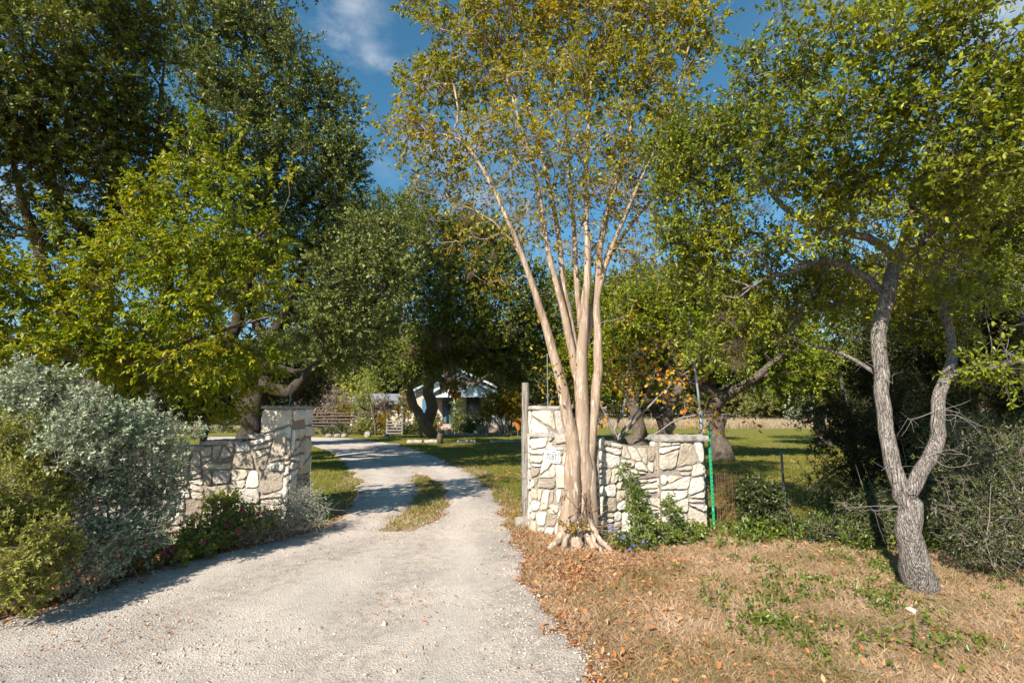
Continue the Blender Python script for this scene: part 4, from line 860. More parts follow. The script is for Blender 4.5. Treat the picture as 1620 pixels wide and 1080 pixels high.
ro_bl = [(1230, 115, 5.1, 75, 55), (1330, 60, 4.8, 80, 55), (1440, 60, 4.4, 100, 60), (1560, 60, 4.2, 100, 70), (1620, 150, 4.2, 80, 90), (1165, 200, 5.3, 65, 60), (1260, 210, 4.9, 80, 55), (1370, 160, 4.7, 90, 55), (1480, 170, 4.5, 100, 55), (1570, 230, 4.3, 80, 60),
    (1090, 285, 5.5, 45, 45), (1090, 200, 5.5, 30, 35), (1150, 330, 5.4, 40, 35), (1060, 245, 5.6, 28, 35), (1130, 400, 5.6, 40, 45), (1205, 385, 5.5, 40, 45), (1300, 300, 5.2, 60, 40), (1400, 270, 5.2, 80, 45), (1500, 300, 5.3, 70, 50), (1570, 350, 5, 70, 60), (1170, 480, 5.7, 40, 50), (1290, 460, 5.9, 60, 50), (1340, 340, 5.9, 60, 40),
    (1430, 450, 6.2, 70, 50), (1530, 440, 6.2, 70, 60), (1660, 330, 4.6, 80, 120), (1575, 580, 4.3, 40, 22), (1120, 560, 5.9, 35, 30), (1240, 30, 5.2, 35, 30), (1330, 290, 4.2, 60, 45), (1290, 370, 4.4, 50, 30), (1450, 330, 3.9, 60, 50), (1240, 260, 4.4, 45, 40), (1400, 400, 4.2, 30, 25), (1530, 470, 4.3, 40, 40), (1500, 380, 4.0, 50, 35), (1440, 430, 7.0, 70, 50), (1540, 320, 6.8, 80, 60), (1380, 470, 7.2, 60, 40), (1480, 520, 7.4, 60, 40), (1600, 430, 6.6, 60, 60), (1330, 420, 6.8, 50, 40), (1090, 290, 5.6, 50, 45), (1055, 235, 5.6, 35, 35), (1125, 370, 5.7, 50, 45), (1075, 370, 5.7, 40, 35), (1100, 440, 5.8, 45, 35), (1180, 280, 5.5, 45, 40), (1130, 220, 5.5, 45, 45), (1160, 520, 5.9, 40, 35), (1210, 440, 5.9, 45, 35)]
ro_bl = [(a, b, Y - (1.0 if a > 1300 and b < 250 else .8 if a > 1200 and b < 320 and Y > 4.5 else 0), c, d) for a, b, Y, c, d in ro_bl]
rt_ = tree('live_oak', 'rough barked live oak forking near the ground at the right, with sunlit glossy crown overhead', 'tree', RO, ro_bl, 2300, 48, .23, .048, .5, 'oak_leaf_near', 'oak_bark', 51, tip_r=.0035, twigs=.0022, step=.2, nt=6, wpath=.15, wig=.022, pw=2.2,
    moss=[(1160, 545, 5.7, .17), (1172, 520, 5.7, .14), (1150, 500, 5.7, .16), (1165, 575, 5.7, .14), (1250, 505, 5.8, .15), (1235, 535, 5.8, .12), (1500, 400, 4.9, .18), (1450, 410, 4.8, .15), (1480, 425, 4.8, .15), (1530, 385, 5, .18), (1245, 350, 5.2, .12), (1205, 330, 5.2, .12), (1420, 340, 4.8, .14), (1560, 330, 4.8, .15), (1300, 420, 5.1, .09), (1132, 335, 5.4, .06), (1200, 300, 5.3, .12), (1270, 150, 5.1, .09), (1440, 300, 4.7, .14)])
ch = []; g3 = np.random.default_rng(8)                           # bare grey twigs on the trunk
for (px, py, Y, dx, dz) in [(1500, 560, 4.7, .5, .15), (1540, 588, 4.4, .4, .2), (1560, 582, 4.3, .4, -.15), (1600, 575, 4.2, .3, .25), (1480, 650, 4.55, -.35, .0), (1478, 660, 4.55, .3, -.12), (1410, 740, 4.62, -.3, -.12), (1400, 600, 4.7, -.3, .1), (1470, 720, 4.5, .3, -.1), (1600, 560, 4.1, .3, -.2), (1485, 600, 4.6, .35, .1), (1560, 470, 4.6, .5, .1), (1520, 500, 4.7, .45, -.05), (1590, 520, 4.4, .35, .12), (1420, 800, 4.55, -.55, -.1)]:
    s_ = at(px, py, Y)
    for r in range(2):
        e = s_ + np.array([dx, -.2, dz]) * g3.uniform(.3, 1) + g3.normal(size=3) * .1; P = spline(np.array([s_, (s_ + e) / 2 + g3.normal(size=3) * .04, e]), .05); ch.append((P, np.linspace(.0032, .0012, len(P)), 4))
        for b in range(4): i = g3.integers(2, len(P)); e2 = P[i] + g3.normal(size=3) * .1; ch.append((np.array([P[i], (P[i] + e2) / 2 + g3.normal(size=3) * .01, e2]), np.array([.0018, .0014, .0008]), 3))
local(rt_, link('dead_twigs', tubes_mesh('dead_twigs', ch), MAT['grey_twig'], rt_))

# --- yellow-green elm leaning over the left wall
eb = at(250, 700, 7.6)
el = [np.array([[eb[0], 7.6, -.1, .11], [eb[0] + .03, 7.5, 1.2, .09], *lp((255, 520, 6.9, .075), (270, 430, 6.5, .055), (292, 350, 6.3, .035), (300, 250, 6.2, .008))]),
    lp((255, 540, 7.0, .06), (200, 500, 6.6, .045), (130, 450, 6.2, .03), (60, 400, 5.9, .008)), lp((262, 480, 6.7, .05), (320, 430, 6.3, .035), (380, 400, 6.1, .02), (450, 330, 6.0, .006)), lp((252, 580, 7.2, .05), (300, 540, 6.6, .035), (360, 520, 6.1, .02), (430, 500, 5.9, .006)), lp((250, 600, 7.2, .05), (180, 590, 6.5, .035), (90, 570, 5.9, .02), (-20, 540, 5.4, .006)), lp((268, 440, 6.55, .035), (220, 380, 6.3, .025), (190, 320, 6.2, .008))]
el_bl = [(a, b, Y * .93, c, d) for a, b, Y, c, d in [(300, 215, 6.7, 20, 30), (330, 270, 6.6, 45, 35), (280, 310, 6.6, 60, 40), (380, 215, 6.7, 22, 12), (440, 272, 6.6, 40, 12), (360, 320, 6.5, 60, 40), (215, 345, 6.6, 40, 30), (90, 345, 6.4, 14, 20), (190, 400, 6.4, 70, 40), (300, 400, 6.4, 90, 50), (400, 385, 6.5, 55, 40), (70, 430, 6.2, 70, 35), (20, 480, 6.0, 60, 45), (150, 480, 6.2, 80, 45), (270, 480, 6.3, 80, 40), (360, 470, 6.4, 60, 40), (420, 440, 6.4, 30, 25), (60, 550, 5.9, 80, 40), (180, 560, 6.3, 70, 45), (300, 560, 6.5, 80, 45), (380, 560, 6.7, 45, 45), (-60, 450, 5.6, 60, 90), (240, 610, 6.6, 50, 14), (330, 610, 7.6, 55, 24), (390, 600, 8.0, 35, 30), (420, 560, 7.2, 30, 24), (450, 500, 6.8, 24, 16), (350, 650, 8.2, 40, 10)]]
tree('elm_tree', 'yellow-green elm with drooping leafy sprays in front of the big left oaks', 'tree', el, el_bl, 560, 70, .33, .061, .48, 'elm_leaf', 'dark_bark', 61, tip_r=.004, twigs=.002, step=.22, nt=5, up=.7, droop=.45, wpath=.12, along=.95, biasup=.05)

# --- big left live oaks
la = [np.array([[*gnd(150, 770)[:2], -.1, .36], *lp((155, 640, 10.6, .30), (150, 540, 10.5, .27), (160, 420, 10.2, .22), (180, 300, 10, .16), (170, 170, 9.6, .1), (120, 60, 9.2, .03))]),
    lp((152, 560, 10.5, .16), (100, 480, 9.9, .13), (60, 380, 9.3, .1), (20, 260, 8.6, .03)), lp((160, 430, 10.2, .14), (220, 340, 9.9, .11), (250, 230, 9.6, .08), (260, 100, 9.4, .02)), lp((160, 400, 10.2, .12), (90, 300, 9.4, .09), (60, 180, 8.6, .06), (50, 60, 8.2, .02)), lp((178, 300, 10, .1), (230, 260, 9.4, .08), (290, 230, 9, .02))]
la_bl = [(a, b, Y * .74, c, d) for a, b, Y, c, d in [(40, 60, 10, 80, 70), (140, 40, 11, 90, 60), (230, 70, 12, 50, 55), (60, 170, 10.5, 90, 60), (170, 150, 11.5, 80, 55), (40, 250, 11, 70, 40), (130, 255, 11.5, 80, 50), (230, 200, 12, 60, 60), (200, 310, 12.5, 70, 40), (70, 320, 12.5, 45, 22), (120, 380, 13, 70, 30), (-80, 120, 10, 100, 140), (100, -70, 10.5, 200, 60), (-60, 350, 12, 60, 80), (250, 400, 13, 60, 50)]]
tree('live_oak', 'huge dark live oak filling the upper left corner behind the elm', 'tree', la, la_bl, 1250, 130, .42, .064, .5, 'oak_leaf', 'dark_bark', 71, shape='quad', tip_r=.009, twigs=.004, step=.45, nt=6, wpath=.15, wig=.1,
    moss=[(150, 215, 8.2, .2), (210, 260, 8.8, .22), (90, 230, 8, .18), (240, 150, 8.8, .18), (180, 350, 9.2, .2), (60, 120, 7.6, .18), (100, 300, 8.6, .2)])
lb = [lpg(385, 738, .42, (388, 690, 15, .36), (400, 655, 15, .33), (412, 622, 15, .30)),
    lp((396, 665, 15, .3), (372, 610, 15, .22), (362, 560, 15, .2), (380, 480, 15, .17), (400, 400, 14.8, .14), (430, 300, 14.5, .1), (450, 180, 14, .06)),
    lp((412, 622, 15, .22), (440, 620, 15, .2), (470, 612, 14.9, .19), (492, 596, 14.8, .17), (502, 572, 14.7, .14), (520, 550, 14.6, .10), (570, 530, 14.5, .06), (620, 510, 14.3, .02)),
    lp((412, 630, 15, .24), (425, 560, 15.2, .2), (450, 500, 15.4, .16), (480, 420, 15.4, .12), (510, 330, 15, .08), (530, 240, 14.6, .05)),
    lp((410, 590, 15, .1), (440, 584, 14.6, .1), (488, 582, 14.4, .05), (520, 570, 14.2, .015)), lp((362, 575, 15, .14), (340, 560, 14.4, .1), (300, 545, 13.8, .07)), lp((400, 400, 14.8, .12), (360, 320, 14.4, .09), (330, 220, 14, .06), (320, 100, 13.6, .04)), lp((425, 560, 15.2, .14), (400, 500, 15.4, .12), (385, 430, 15.6, .09)),
    lp((470, 612, 14.9, .12), (510, 560, 13.6, .1), (530, 500, 12.2, .08), (545, 440, 11.2, .05), (560, 390, 10.6, .015)), lp((520, 530, 13, .08), (560, 500, 11.8, .05), (610, 470, 10.8, .012)), lp((402, 395, 14.8, .1), (450, 400, 14.2, .08), (510, 390, 13.8, .05)), lp((385, 470, 15, .2), (350, 455, 14.7, .2), (310, 450, 14.4, .15))]
lb_bl = [(a, b, Y * (.86 if b < 420 and Y > 12 else 1), c, d) for a, b, Y, c, d in [(330, 40, 13.5, 50, 45), (400, 40, 13.8, 60, 50), (450, 90, 14, 50, 50), (350, 130, 13.6, 70, 50), (430, 160, 13.8, 60, 50), (500, 150, 14.2, 40, 45), (380, 230, 13.6, 80, 50), (480, 240, 14, 60, 50), (540, 240, 14.4, 38, 50), (420, 320, 13.8, 80, 45), (510, 320, 14.2, 60, 45), (550, 300, 14.6, 25, 50), (320, 250, 13.8, 50, 60), (450, 400, 14.2, 80, 40), (520, 390, 14.4, 45, 30), (400, -50, 14, 120, 45), (360, 420, 15.4, 70, 50), (440, 480, 15.6, 70, 40), (520, 480, 15.5, 50, 40), (310, 520, 15.2, 60, 40), (480, 545, 15.2, 50, 22), (540, 545, 14.2, 50, 30), (500, 575, 14.3, 25, 10), (600, 510, 14.5, 30, 25), (540, 410, 11, 45, 40), (590, 370, 11, 40, 30), (520, 470, 11, 40, 40), (590, 440, 10.6, 50, 40), (560, 505, 11.2, 50, 30), (630, 410, 11, 25, 30), (490, 525, 11.5, 35, 28), (540, 555, 11.8, 35, 16), (290, 60, 13.4, 30, 40), (340, 600, 16, 50, 30), (540, 170, 14.4, 22, 30)]]
tree('live_oak', 'massive spreading live oak whose dark trunk stands behind the left stone wall', 'tree', lb, lb_bl, 1550, 120, .55, .085, .5, 'oak_leaf_grey', 'shade_bark', 81, shape='quad', tip_r=.009, twigs=.004, step=.45, nt=6, wpath=.15, wig=.1,
    moss=[(470, 350, 14, .35), (520, 360, 14, .3), (400, 300, 13.8, .3), (440, 230, 14, .3), (490, 410, 14.2, .35), (350, 200, 13.8, .25), (540, 330, 14.4, .3), (430, 380, 14, .35), (370, 270, 13.8, .25)])

# --- live oaks in front of the house
ca = [lpg(693, 692, .30, (676, 672, 30, .30), (662, 652, 29.8, .28), (645, 625, 29.5, .26), (636, 590, 29, .22), (620, 540, 28, .17), (590, 470, 27, .12), (570, 400, 26, .06)), lp((640, 605, 29.2, .18), (670, 560, 28.5, .15), (680, 500, 28, .1), (660, 420, 27, .06)), lp((636, 590, 29, .15), (590, 560, 28.6, .14), (540, 540, 28, .1), (510, 500, 27, .06)), lp((625, 550, 28, .14), (560, 520, 26, .1), (500, 530, 25, .06))]
ca_bl = [(540, 400, 24, 50, 45), (600, 360, 25, 60, 45), (640, 340, 27, 40, 25), (520, 470, 24, 45, 45), (590, 440, 24, 60, 50), (560, 510, 24, 60, 40), (640, 410, 25, 50, 50), (490, 520, 25, 35, 45), (600, 540, 26, 70, 30), (660, 320, 29, 30, 18), (560, 345, 27, 35, 25), (530, 570, 27, 50, 22), (640, 500, 27, 50, 50), (620, 580, 29, 40, 20)]
tree('live_oak', 'curved trunk live oak by the house with broad crown beside the big left oak', 'tree', ca, ca_bl, 900, 130, .75, .11, .5, 'oak_leaf', 'dark_bark', 91, shape='quad', tip_r=.012, twigs=.006, step=.6, nt=6, wpath=.15, wig=.12,
    moss=[(545, 420, 23.6, .5), (580, 400, 24, .5), (600, 460, 23.6, .5), (560, 450, 23.6, .5)])
cb_ = [lpg(676, 691, .44, (677, 660, 31, .38), (680, 635, 31, .36), (688, 590, 30.6, .3), (700, 540, 30, .24), (712, 470, 29, .16), (720, 400, 25, .04)), lp((686, 600, 30.7, .2), (730, 606, 29, .16), (770, 598, 27, .1), (800, 570, 25, .03)), lp((688, 590, 30.6, .2), (660, 540, 28, .15), (650, 480, 25, .04)), lp((700, 545, 30, .2), (740, 505, 26, .14), (770, 460, 23, .04))]
cb_bl = [(685, 602, 27, 30, 10), (740, 594, 27, 24, 9), (800, 602, 27, 22, 10), (770, 570, 29, 30, 16), (700, 560, 29, 50, 22), (640, 560, 30, 40, 22), (690, 380, 27, 50, 45), (740, 370, 27, 50, 35), (690, 460, 26, 55, 50), (750, 440, 26.5, 55, 45), (790, 410, 27, 40, 45), (730, 510, 26.5, 70, 40), (800, 490, 27, 40, 45), (690, 540, 28, 60, 30), (780, 550, 28, 50, 28), (820, 540, 29, 25, 40), (660, 580, 30, 50, 18), (820, 590, 29, 22, 20), (730, 565, 29, 40, 16), (845, 470, 29, 30, 60)]
cb_bl = [(a, b, Y * .76, c, d) for a, b, Y, c, d in cb_bl]
c2 = tree('live_oak', 'straight grey trunk live oak in front of the house gable with moss hung crown', 'tree', cb_, cb_bl, 1000, 130, .75, .11, .5, 'oak_leaf', 'dark_bark', 101, shape='quad', tip_r=.012, twigs=.006, step=.6, nt=6, wpath=.15, wig=.12,
    moss=[(a, b, Y * .76, r * .8) for a, b, Y, r in [(700, 540, 25.5, .6), (760, 560, 27, .6), (790, 530, 26.5, .6), (720, 575, 27, .7), (712, 590, 26, .45), (745, 540, 26, .6), (815, 575, 28, .5), (655, 555, 27, .6), (805, 520, 26.5, .5), (680, 520, 26, .6), (800, 600, 28.5, .4)]])
A, od, idx = sample(blobs_px([(716, 606, 25, 5, 16), (712, 612, 25, 9, 8), (722, 622, 25, 6, 5)]), 26, 2, 4); lv, _ = foliage(A, od, idx, np.zeros_like(A), 8, .22, .24, .55, 'oval', 9, .1, .6, nt=4)
local(c2, link('dead_leaf_cluster', raw('dead_leaf_cluster', lv[0], [lv[1]], {'var': lv[2]}), MAT['dead_leaf'], c2))

# --- oaks in the field behind the right wall
def field_oak(label, foot, Y, r, tops, bl, na, seed, leaf='oak_leaf', per=120, sp=.6, L=.1, moss=(), lean=0):
    q = gnd(foot, 650 + 1.6 * F / Y); limbs = [np.array([[q[0], Y, -.2, r * 1.35], [q[0], Y, .25, r * 1.05], *lp(*[(a, b, Y, rr) for a, b, rr in tops[0]])])] + [lp(*[(a, b, Y + dy * (i + 1), rr) for i, (a, b, rr) in enumerate(t)]) for dy, t in tops[1:]]
    return tree('live_oak', label, 'tree', limbs, bl, na, per, sp, L, .5, leaf, 'dark_bark', seed, shape='quad', tip_r=.008, twigs=.004, step=.45, nt=6, wpath=.15, wig=.08, moss=moss)
field_oak('dark trunked live oak standing alone on the lawn behind the green post', 1133, 16.6, .31, [[(1138, 690, .28), (1136, 660, .25), (1132, 630, .24), (1122, 600, .2), (1110, 550, .13), (1100, 490, .06)], (-.4, [(1132, 640, .2), (1160, 612, .16), (1200, 590, .12), (1240, 560, .06)]), (-.5, [(1130, 620, .15), (1090, 600, .11), (1050, 570, .06)])],
    [(1010, 500, 15, 50, 45), (1060, 470, 15.5, 50, 35), (1120, 470, 15, 60, 40), (1180, 500, 15.5, 50, 45), (1230, 530, 16, 45, 40), (1080, 540, 15, 60, 35), (1150, 560, 15.5, 60, 30), (1210, 590, 16, 45, 25), (1050, 580, 16, 50, 22), (1000, 560, 16.5, 35, 35), (1090, 430, 16, 40, 20), (1260, 590, 16.6, 25, 35)], 620, 111, leaf='oak_leaf_near', moss=[(1075, 440, 15, .35), (1110, 560, 15, .3), (1180, 545, 15.4, .4), (1100, 500, 15, .3)])
field_oak('leaning double-stemmed live oak behind the bare redbud, left of the tall pipe', 1050, 24, .36, [[(1052, 670, .34), (1058, 650, .3), (1072, 620, .24), (1085, 590, .14), (1080, 540, .06)], (.3, [(1048, 672, .25), (1036, 645, .2), (1020, 610, .15), (1000, 560, .07)])],
    [(960, 520, 23, 40, 50), (1000, 470, 23, 45, 35), (1050, 520, 24, 50, 40), (970, 590, 24, 40, 30), (1020, 600, 24, 40, 20), (1110, 570, 25, 40, 30), (1090, 610, 26, 30, 14), (950, 460, 25, 30, 30), (1030, 440, 25, 35, 20)], 520, 112, per=110, sp=.7, L=.12, moss=[(985, 505, 22.6, .5), (1030, 560, 23, .5)])
field_oak('thick trunked live oak behind the wall, directly right of the crape myrtle stems', 1004, 22, .36, [[(1004, 670, .33), (1002, 640, .3), (996, 600, .22), (985, 550, .12), (975, 500, .06)], (.4, [(1002, 650, .2), (960, 610, .15), (930, 570, .08)])],
    [(900, 560, 22, 40, 40), (940, 510, 23, 45, 50), (880, 620, 24, 35, 20), (950, 600, 22, 45, 28), (860, 530, 25, 35, 50), (900, 470, 26, 40, 40), (985, 540, 21, 40, 40)], 480, 113, leaf='oak_leaf_near', per=110, sp=.7, L=.12)
field_oak('mossy live oak in the field left of the forked oak trunk', 1292, 24, .28, [[(1296, 665, .26), (1300, 635, .22), (1310, 590, .16), (1320, 540, .06)], (.2, [(1298, 650, .18), (1330, 615, .14), (1360, 580, .06)]), (.2, [(1300, 640, .15), (1275, 600, .12), (1255, 570, .06)])],
    [(1270, 560, 22, 45, 45), (1320, 530, 23, 50, 45), (1360, 590, 23, 45, 40), (1300, 610, 23, 55, 28), (1250, 620, 24, 25, 18), (1390, 530, 24, 40, 50), (1345, 640, 23, 45, 18), (1240, 500, 24, 40, 40), (1330, 460, 24, 60, 40)], 560, 114, moss=[(1310, 640, 22.4, .5), (1330, 630, 22.6, .5), (1350, 645, 22.6, .45), (1295, 625, 22.4, .4), (1375, 620, 23, .5)], per=110, sp=.7, L=.12)
for k, (px, Y, top, w, lab, lf) in enumerate([(1460, 20, 420, 80, 'live oak with leaves darkened as shade between the two limbs of the forked oak', 'woods_shade_leaf'), (1550, 17, 380, 90, 'live oak with leaves darkened as shade behind the right thicket, under the dark junipers', 'woods_shade_leaf'), (1660, 19, 360, 90, 'live oak with leaves darkened as shade at the right edge of the view', 'woods_shade_leaf'), (1410, 34, 520, 60, 'distant live oak seen right of the straight oak limb', 'oak_leaf_near')]):  # canopy shade on the nearer three is put into the leaf colour
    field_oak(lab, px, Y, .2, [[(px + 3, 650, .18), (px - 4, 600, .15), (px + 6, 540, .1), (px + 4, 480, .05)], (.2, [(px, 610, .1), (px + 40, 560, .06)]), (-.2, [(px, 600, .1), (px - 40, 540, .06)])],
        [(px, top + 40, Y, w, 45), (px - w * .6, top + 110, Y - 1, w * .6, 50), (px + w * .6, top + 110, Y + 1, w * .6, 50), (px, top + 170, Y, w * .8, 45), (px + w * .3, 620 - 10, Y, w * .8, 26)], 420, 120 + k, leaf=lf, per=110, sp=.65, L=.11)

# --- junipers on the right
def conifer(label, limbs, bl, na, seed, per=150, sp=.3, L=.05, leaf='juniper_leaf', nm='juniper_tree'):
    return tree(nm, label, 'tree', limbs, bl, na, per, sp, L, .30, leaf, 'dark_bark', seed, shape='quad', tip_r=.005, twigs=.003, step=.3, nt=8, up=.2, wpath=.1, wig=.06)
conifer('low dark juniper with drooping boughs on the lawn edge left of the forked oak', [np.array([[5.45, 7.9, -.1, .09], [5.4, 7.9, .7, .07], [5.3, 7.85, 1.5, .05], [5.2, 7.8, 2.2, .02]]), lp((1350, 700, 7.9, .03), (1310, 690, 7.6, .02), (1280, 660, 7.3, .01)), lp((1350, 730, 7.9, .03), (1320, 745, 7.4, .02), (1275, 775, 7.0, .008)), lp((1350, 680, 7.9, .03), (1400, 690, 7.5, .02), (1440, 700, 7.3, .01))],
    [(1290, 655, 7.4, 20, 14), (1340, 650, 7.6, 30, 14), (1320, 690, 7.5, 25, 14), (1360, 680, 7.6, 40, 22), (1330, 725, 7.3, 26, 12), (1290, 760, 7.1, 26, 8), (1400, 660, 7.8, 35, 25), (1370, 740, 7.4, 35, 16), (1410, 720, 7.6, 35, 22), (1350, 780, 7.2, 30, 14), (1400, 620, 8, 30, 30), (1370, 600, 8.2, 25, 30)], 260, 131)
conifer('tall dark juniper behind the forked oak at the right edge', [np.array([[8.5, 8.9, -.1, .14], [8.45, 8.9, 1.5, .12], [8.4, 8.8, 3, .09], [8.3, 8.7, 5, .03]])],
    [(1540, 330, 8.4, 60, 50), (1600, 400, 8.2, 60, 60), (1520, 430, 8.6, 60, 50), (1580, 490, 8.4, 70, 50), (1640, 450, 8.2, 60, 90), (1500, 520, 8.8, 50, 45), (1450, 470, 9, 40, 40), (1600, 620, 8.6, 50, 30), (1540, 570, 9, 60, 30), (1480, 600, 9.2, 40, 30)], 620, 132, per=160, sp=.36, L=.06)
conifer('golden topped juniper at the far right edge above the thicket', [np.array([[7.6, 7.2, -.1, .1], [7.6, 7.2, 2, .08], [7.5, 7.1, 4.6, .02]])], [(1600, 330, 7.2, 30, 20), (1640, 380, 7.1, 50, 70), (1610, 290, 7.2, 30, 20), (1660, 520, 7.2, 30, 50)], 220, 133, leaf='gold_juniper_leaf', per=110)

for k, (px, py, Y, rx, ry, lab) in enumerate([(330, 600, 21, 60, 60, 'added dark tree standing for canopy shade left of the big left oak trunk'), (450, 590, 23, 55, 55, 'added dark tree standing for canopy shade directly above the left stone pillar'), (210, 590, 18, 70, 70, 'added dark tree standing for canopy shade behind the left wall and elm'), (1500, 640, 13, 60, 60, 'added dark tree standing for canopy shade behind the right limb of the forked oak'), (1620, 600, 12, 60, 80, 'added dark tree standing for canopy shade at the far right edge'), (770, 590, 42, 50, 40, 'added dark tree standing for shade, rising behind the right end of the house roof')]):  # dark masses added in place of the deep shade under the canopies
    c = at(px, py, Y); conifer(lab, [np.array([[c[0], Y, -.2, .14], [c[0] + .05, Y, 1.2, .11], [c[0], Y, float(c[2]) + .5, .03]])], [(px, py, Y, rx, ry), (px - rx * .6, py + ry * .5, Y - .5, rx * .6, ry * .5), (px + rx * .6, py + ry * .5, Y + .5, rx * .6, ry * .5), (px + rx * .1, py - ry * .6, Y, rx * .6, ry * .5)], 240, 600 + k, per=120, sp=.02 * Y + .2, L=.005 * Y + .02, nm='shade_filler_tree')

# --- distant trees beyond the field
g4 = np.random.default_rng(14)
far = [(1215, 62, 612, 45, 'far_leaf', 'rounded sunlit green tree beyond the dry field, right of the lawn oak'), (1165, 70, 622, 30, 'far_leaf', 'small yellow-green tree beyond the dry field behind the green post'), (1275, 58, 640, 22, 'straw_', 'pale grey bush at the far edge of the dry field'), (1330, 66, 600, 50, 'far_leaf', 'distant tree behind the mossy live oak'), (1440, 60, 590, 60, 'woods_shade_leaf', 'distant dark tree seen through the fork of the right oak'), (1560, 58, 580, 70, 'woods_shade_leaf', 'distant dark tree behind the right thicket'), (1100, 66, 618, 40, 'far_leaf', 'distant tree seen under the lawn oak left of the tall pipe'), (1010, 62, 600, 55, 'woods_shade_leaf', 'distant dark tree behind the redbud twigs'), (900, 64, 590, 60, 'woods_shade_leaf', 'distant dark tree behind the crape myrtle trunk'), (830, 56, 585, 50, 'woods_shade_leaf', 'distant tree rising beside the house roof at the right'),
    (560, 52, 560, 60, 'gold', 'yellow-tinged tree behind the house wing above the rail fence'), (500, 50, 590, 45, 'dry', 'pale leafless bush behind the left pillar'), (430, 56, 580, 60, 'woods_shade_leaf', 'distant dark tree left of the pillar rod'), (330, 60, 570, 70, 'woods_shade_leaf', 'distant dark tree directly behind the trunk of the big left oak'), (210, 58, 560, 80, 'woods_shade_leaf', 'distant dark tree behind the silvery bush'), (70, 58, 560, 80, 'woods_shade_leaf', 'distant dark tree at the left edge behind the elm'), (700, 58, 560, 70, 'woods_shade_leaf', 'distant dark tree behind the house gable'), (1680, 60, 560, 80, 'woods_shade_leaf', 'distant dark tree at the right edge of the field'), (-80, 60, 560, 90, 'woods_shade_leaf', 'distant dark tree beyond the left edge of the view')]
MAT['straw_'] = MAT['dry'] = MAT['cenizo_leaf']; MAT['gold'] = MAT['gold_juniper_leaf']
MAT['dry'] = leafmat('dry_twigs', [(0, (.16, .12, .09)), (1, (.38, .30, .24))], .1, .9, .1, (1, 1, .9))
for k, (px, Y, top, w, lf, lab) in enumerate(far):
    q = gnd(px, 650 + 1.6 * F / Y); h = 650 - top
    limbs = [np.array([[q[0], Y, -.3, .3], [q[0], Y, 1.0, .24], *lp((px + 3, 650 - h * .45, Y, .15), (px - 2, 650 - h * .8, Y, .05))])]
    bl = [(px + g4.normal() * w * .35, 650 - h * g4.uniform(.12, .85), Y + g4.normal() * 1.5, w * g4.uniform(.4, .6), h * g4.uniform(.2, .32)) for _ in range(8)] + [(px, 652, Y, w * .9, 14)]
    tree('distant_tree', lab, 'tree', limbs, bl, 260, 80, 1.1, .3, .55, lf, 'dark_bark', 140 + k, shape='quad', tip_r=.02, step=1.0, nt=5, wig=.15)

n = 4200; g7 = np.random.default_rng(71); wx = g7.uniform(-125, 125, n); wtop = 8 + 9 * fbm(wx * .12, wx * 0, 3, 72); A = np.column_stack([wx, 84 + g7.normal(size=n) * 4, wtop * g7.random(n) ** .6])
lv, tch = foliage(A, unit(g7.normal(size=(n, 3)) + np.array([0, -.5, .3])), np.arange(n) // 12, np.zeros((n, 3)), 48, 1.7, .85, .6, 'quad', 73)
tag(link('far_woods', raw('far_woods', lv[0], [lv[1]], {'var': lv[2]}), MAT['woods_shade_leaf']), 'continuous dark band of woods beyond the field', 'woods', kind='stuff')

# --- bare redbud behind the right wall, a few orange leaves left
rb = gnd(990, 752); RY = 8.6
rl = [np.array([[rb[0] + .1, RY, -.1, .04], *lp((978, 700, RY, .03), (985, 650, RY, .022), (1000, 590, RY - .1, .012))]), lp((979, 705, RY, .028), (960, 660, RY - .1, .02), (940, 620, RY - .2, .01)), lp((978, 700, RY, .026), (1010, 660, RY - .3, .02), (1060, 610, RY - .6, .014), (1110, 570, RY - .9, .006)), lp((979, 710, RY, .022), (1030, 690, RY - .6, .016), (1080, 660, RY - 1.1, .011), (1150, 655, RY - 1.6, .006)), lp((978, 690, RY, .02), (1015, 640, RY + .2, .014), (1040, 580, RY + .3, .006)), lp((979, 700, RY, .02), (940, 690, RY - .5, .014), (880, 650, RY - .8, .007), (850, 640, RY - .9, .004))]
rbt = tree('redbud_tree', 'nearly leafless grey redbud with scattered orange leaves behind the right stone wall', 'tree', rl, [(1080, 560, 7.6, 50, 40), (1000, 600, 8.4, 60, 50), (1060, 620, 7.8, 50, 40), (1120, 665, 7.0, 50, 22), (1170, 672, 6.9, 28, 16), (950, 630, 8.3, 40, 50), (1100, 610, 7.5, 30, 30), (880, 640, 7.9, 30, 14), (1020, 560, 8.4, 50, 30)], 130, 5, .2, .066, .85, 'redbud_leaf', 'grey_twig', 151, tip_r=.0028, twigs=.0016, step=.18, nt=5, droop=.5, up=.1, wpath=.05, wig=.03)
A, od, idx = sample(blobs_px([(1125, 525, 6.8, 45, 22), (1090, 545, 6.8, 35, 20), (1150, 500, 6.8, 30, 14), (1120, 570, 6.8, 30, 12), (1065, 520, 7, 20, 16)]), 46, 2, 5); lv, _ = foliage(A, od, idx, np.zeros_like(A), 12, .2, .075, .55, 'oval', 152, .4, .2)
local(rbt, link('green_foliage', raw('green_foliage', lv[0], [lv[1]], {'var': lv[2] * .4 + .5}), MAT['oak_leaf_near'], rbt))
chains, _ = grow(rl, A, .003, 2.3, .2, .1, 153, .03); local(rbt, link('upper_twigs', tubes_mesh('upper_twigs', [c for c in chains if c[1].max() < .012]), MAT['grey_twig'], rbt))

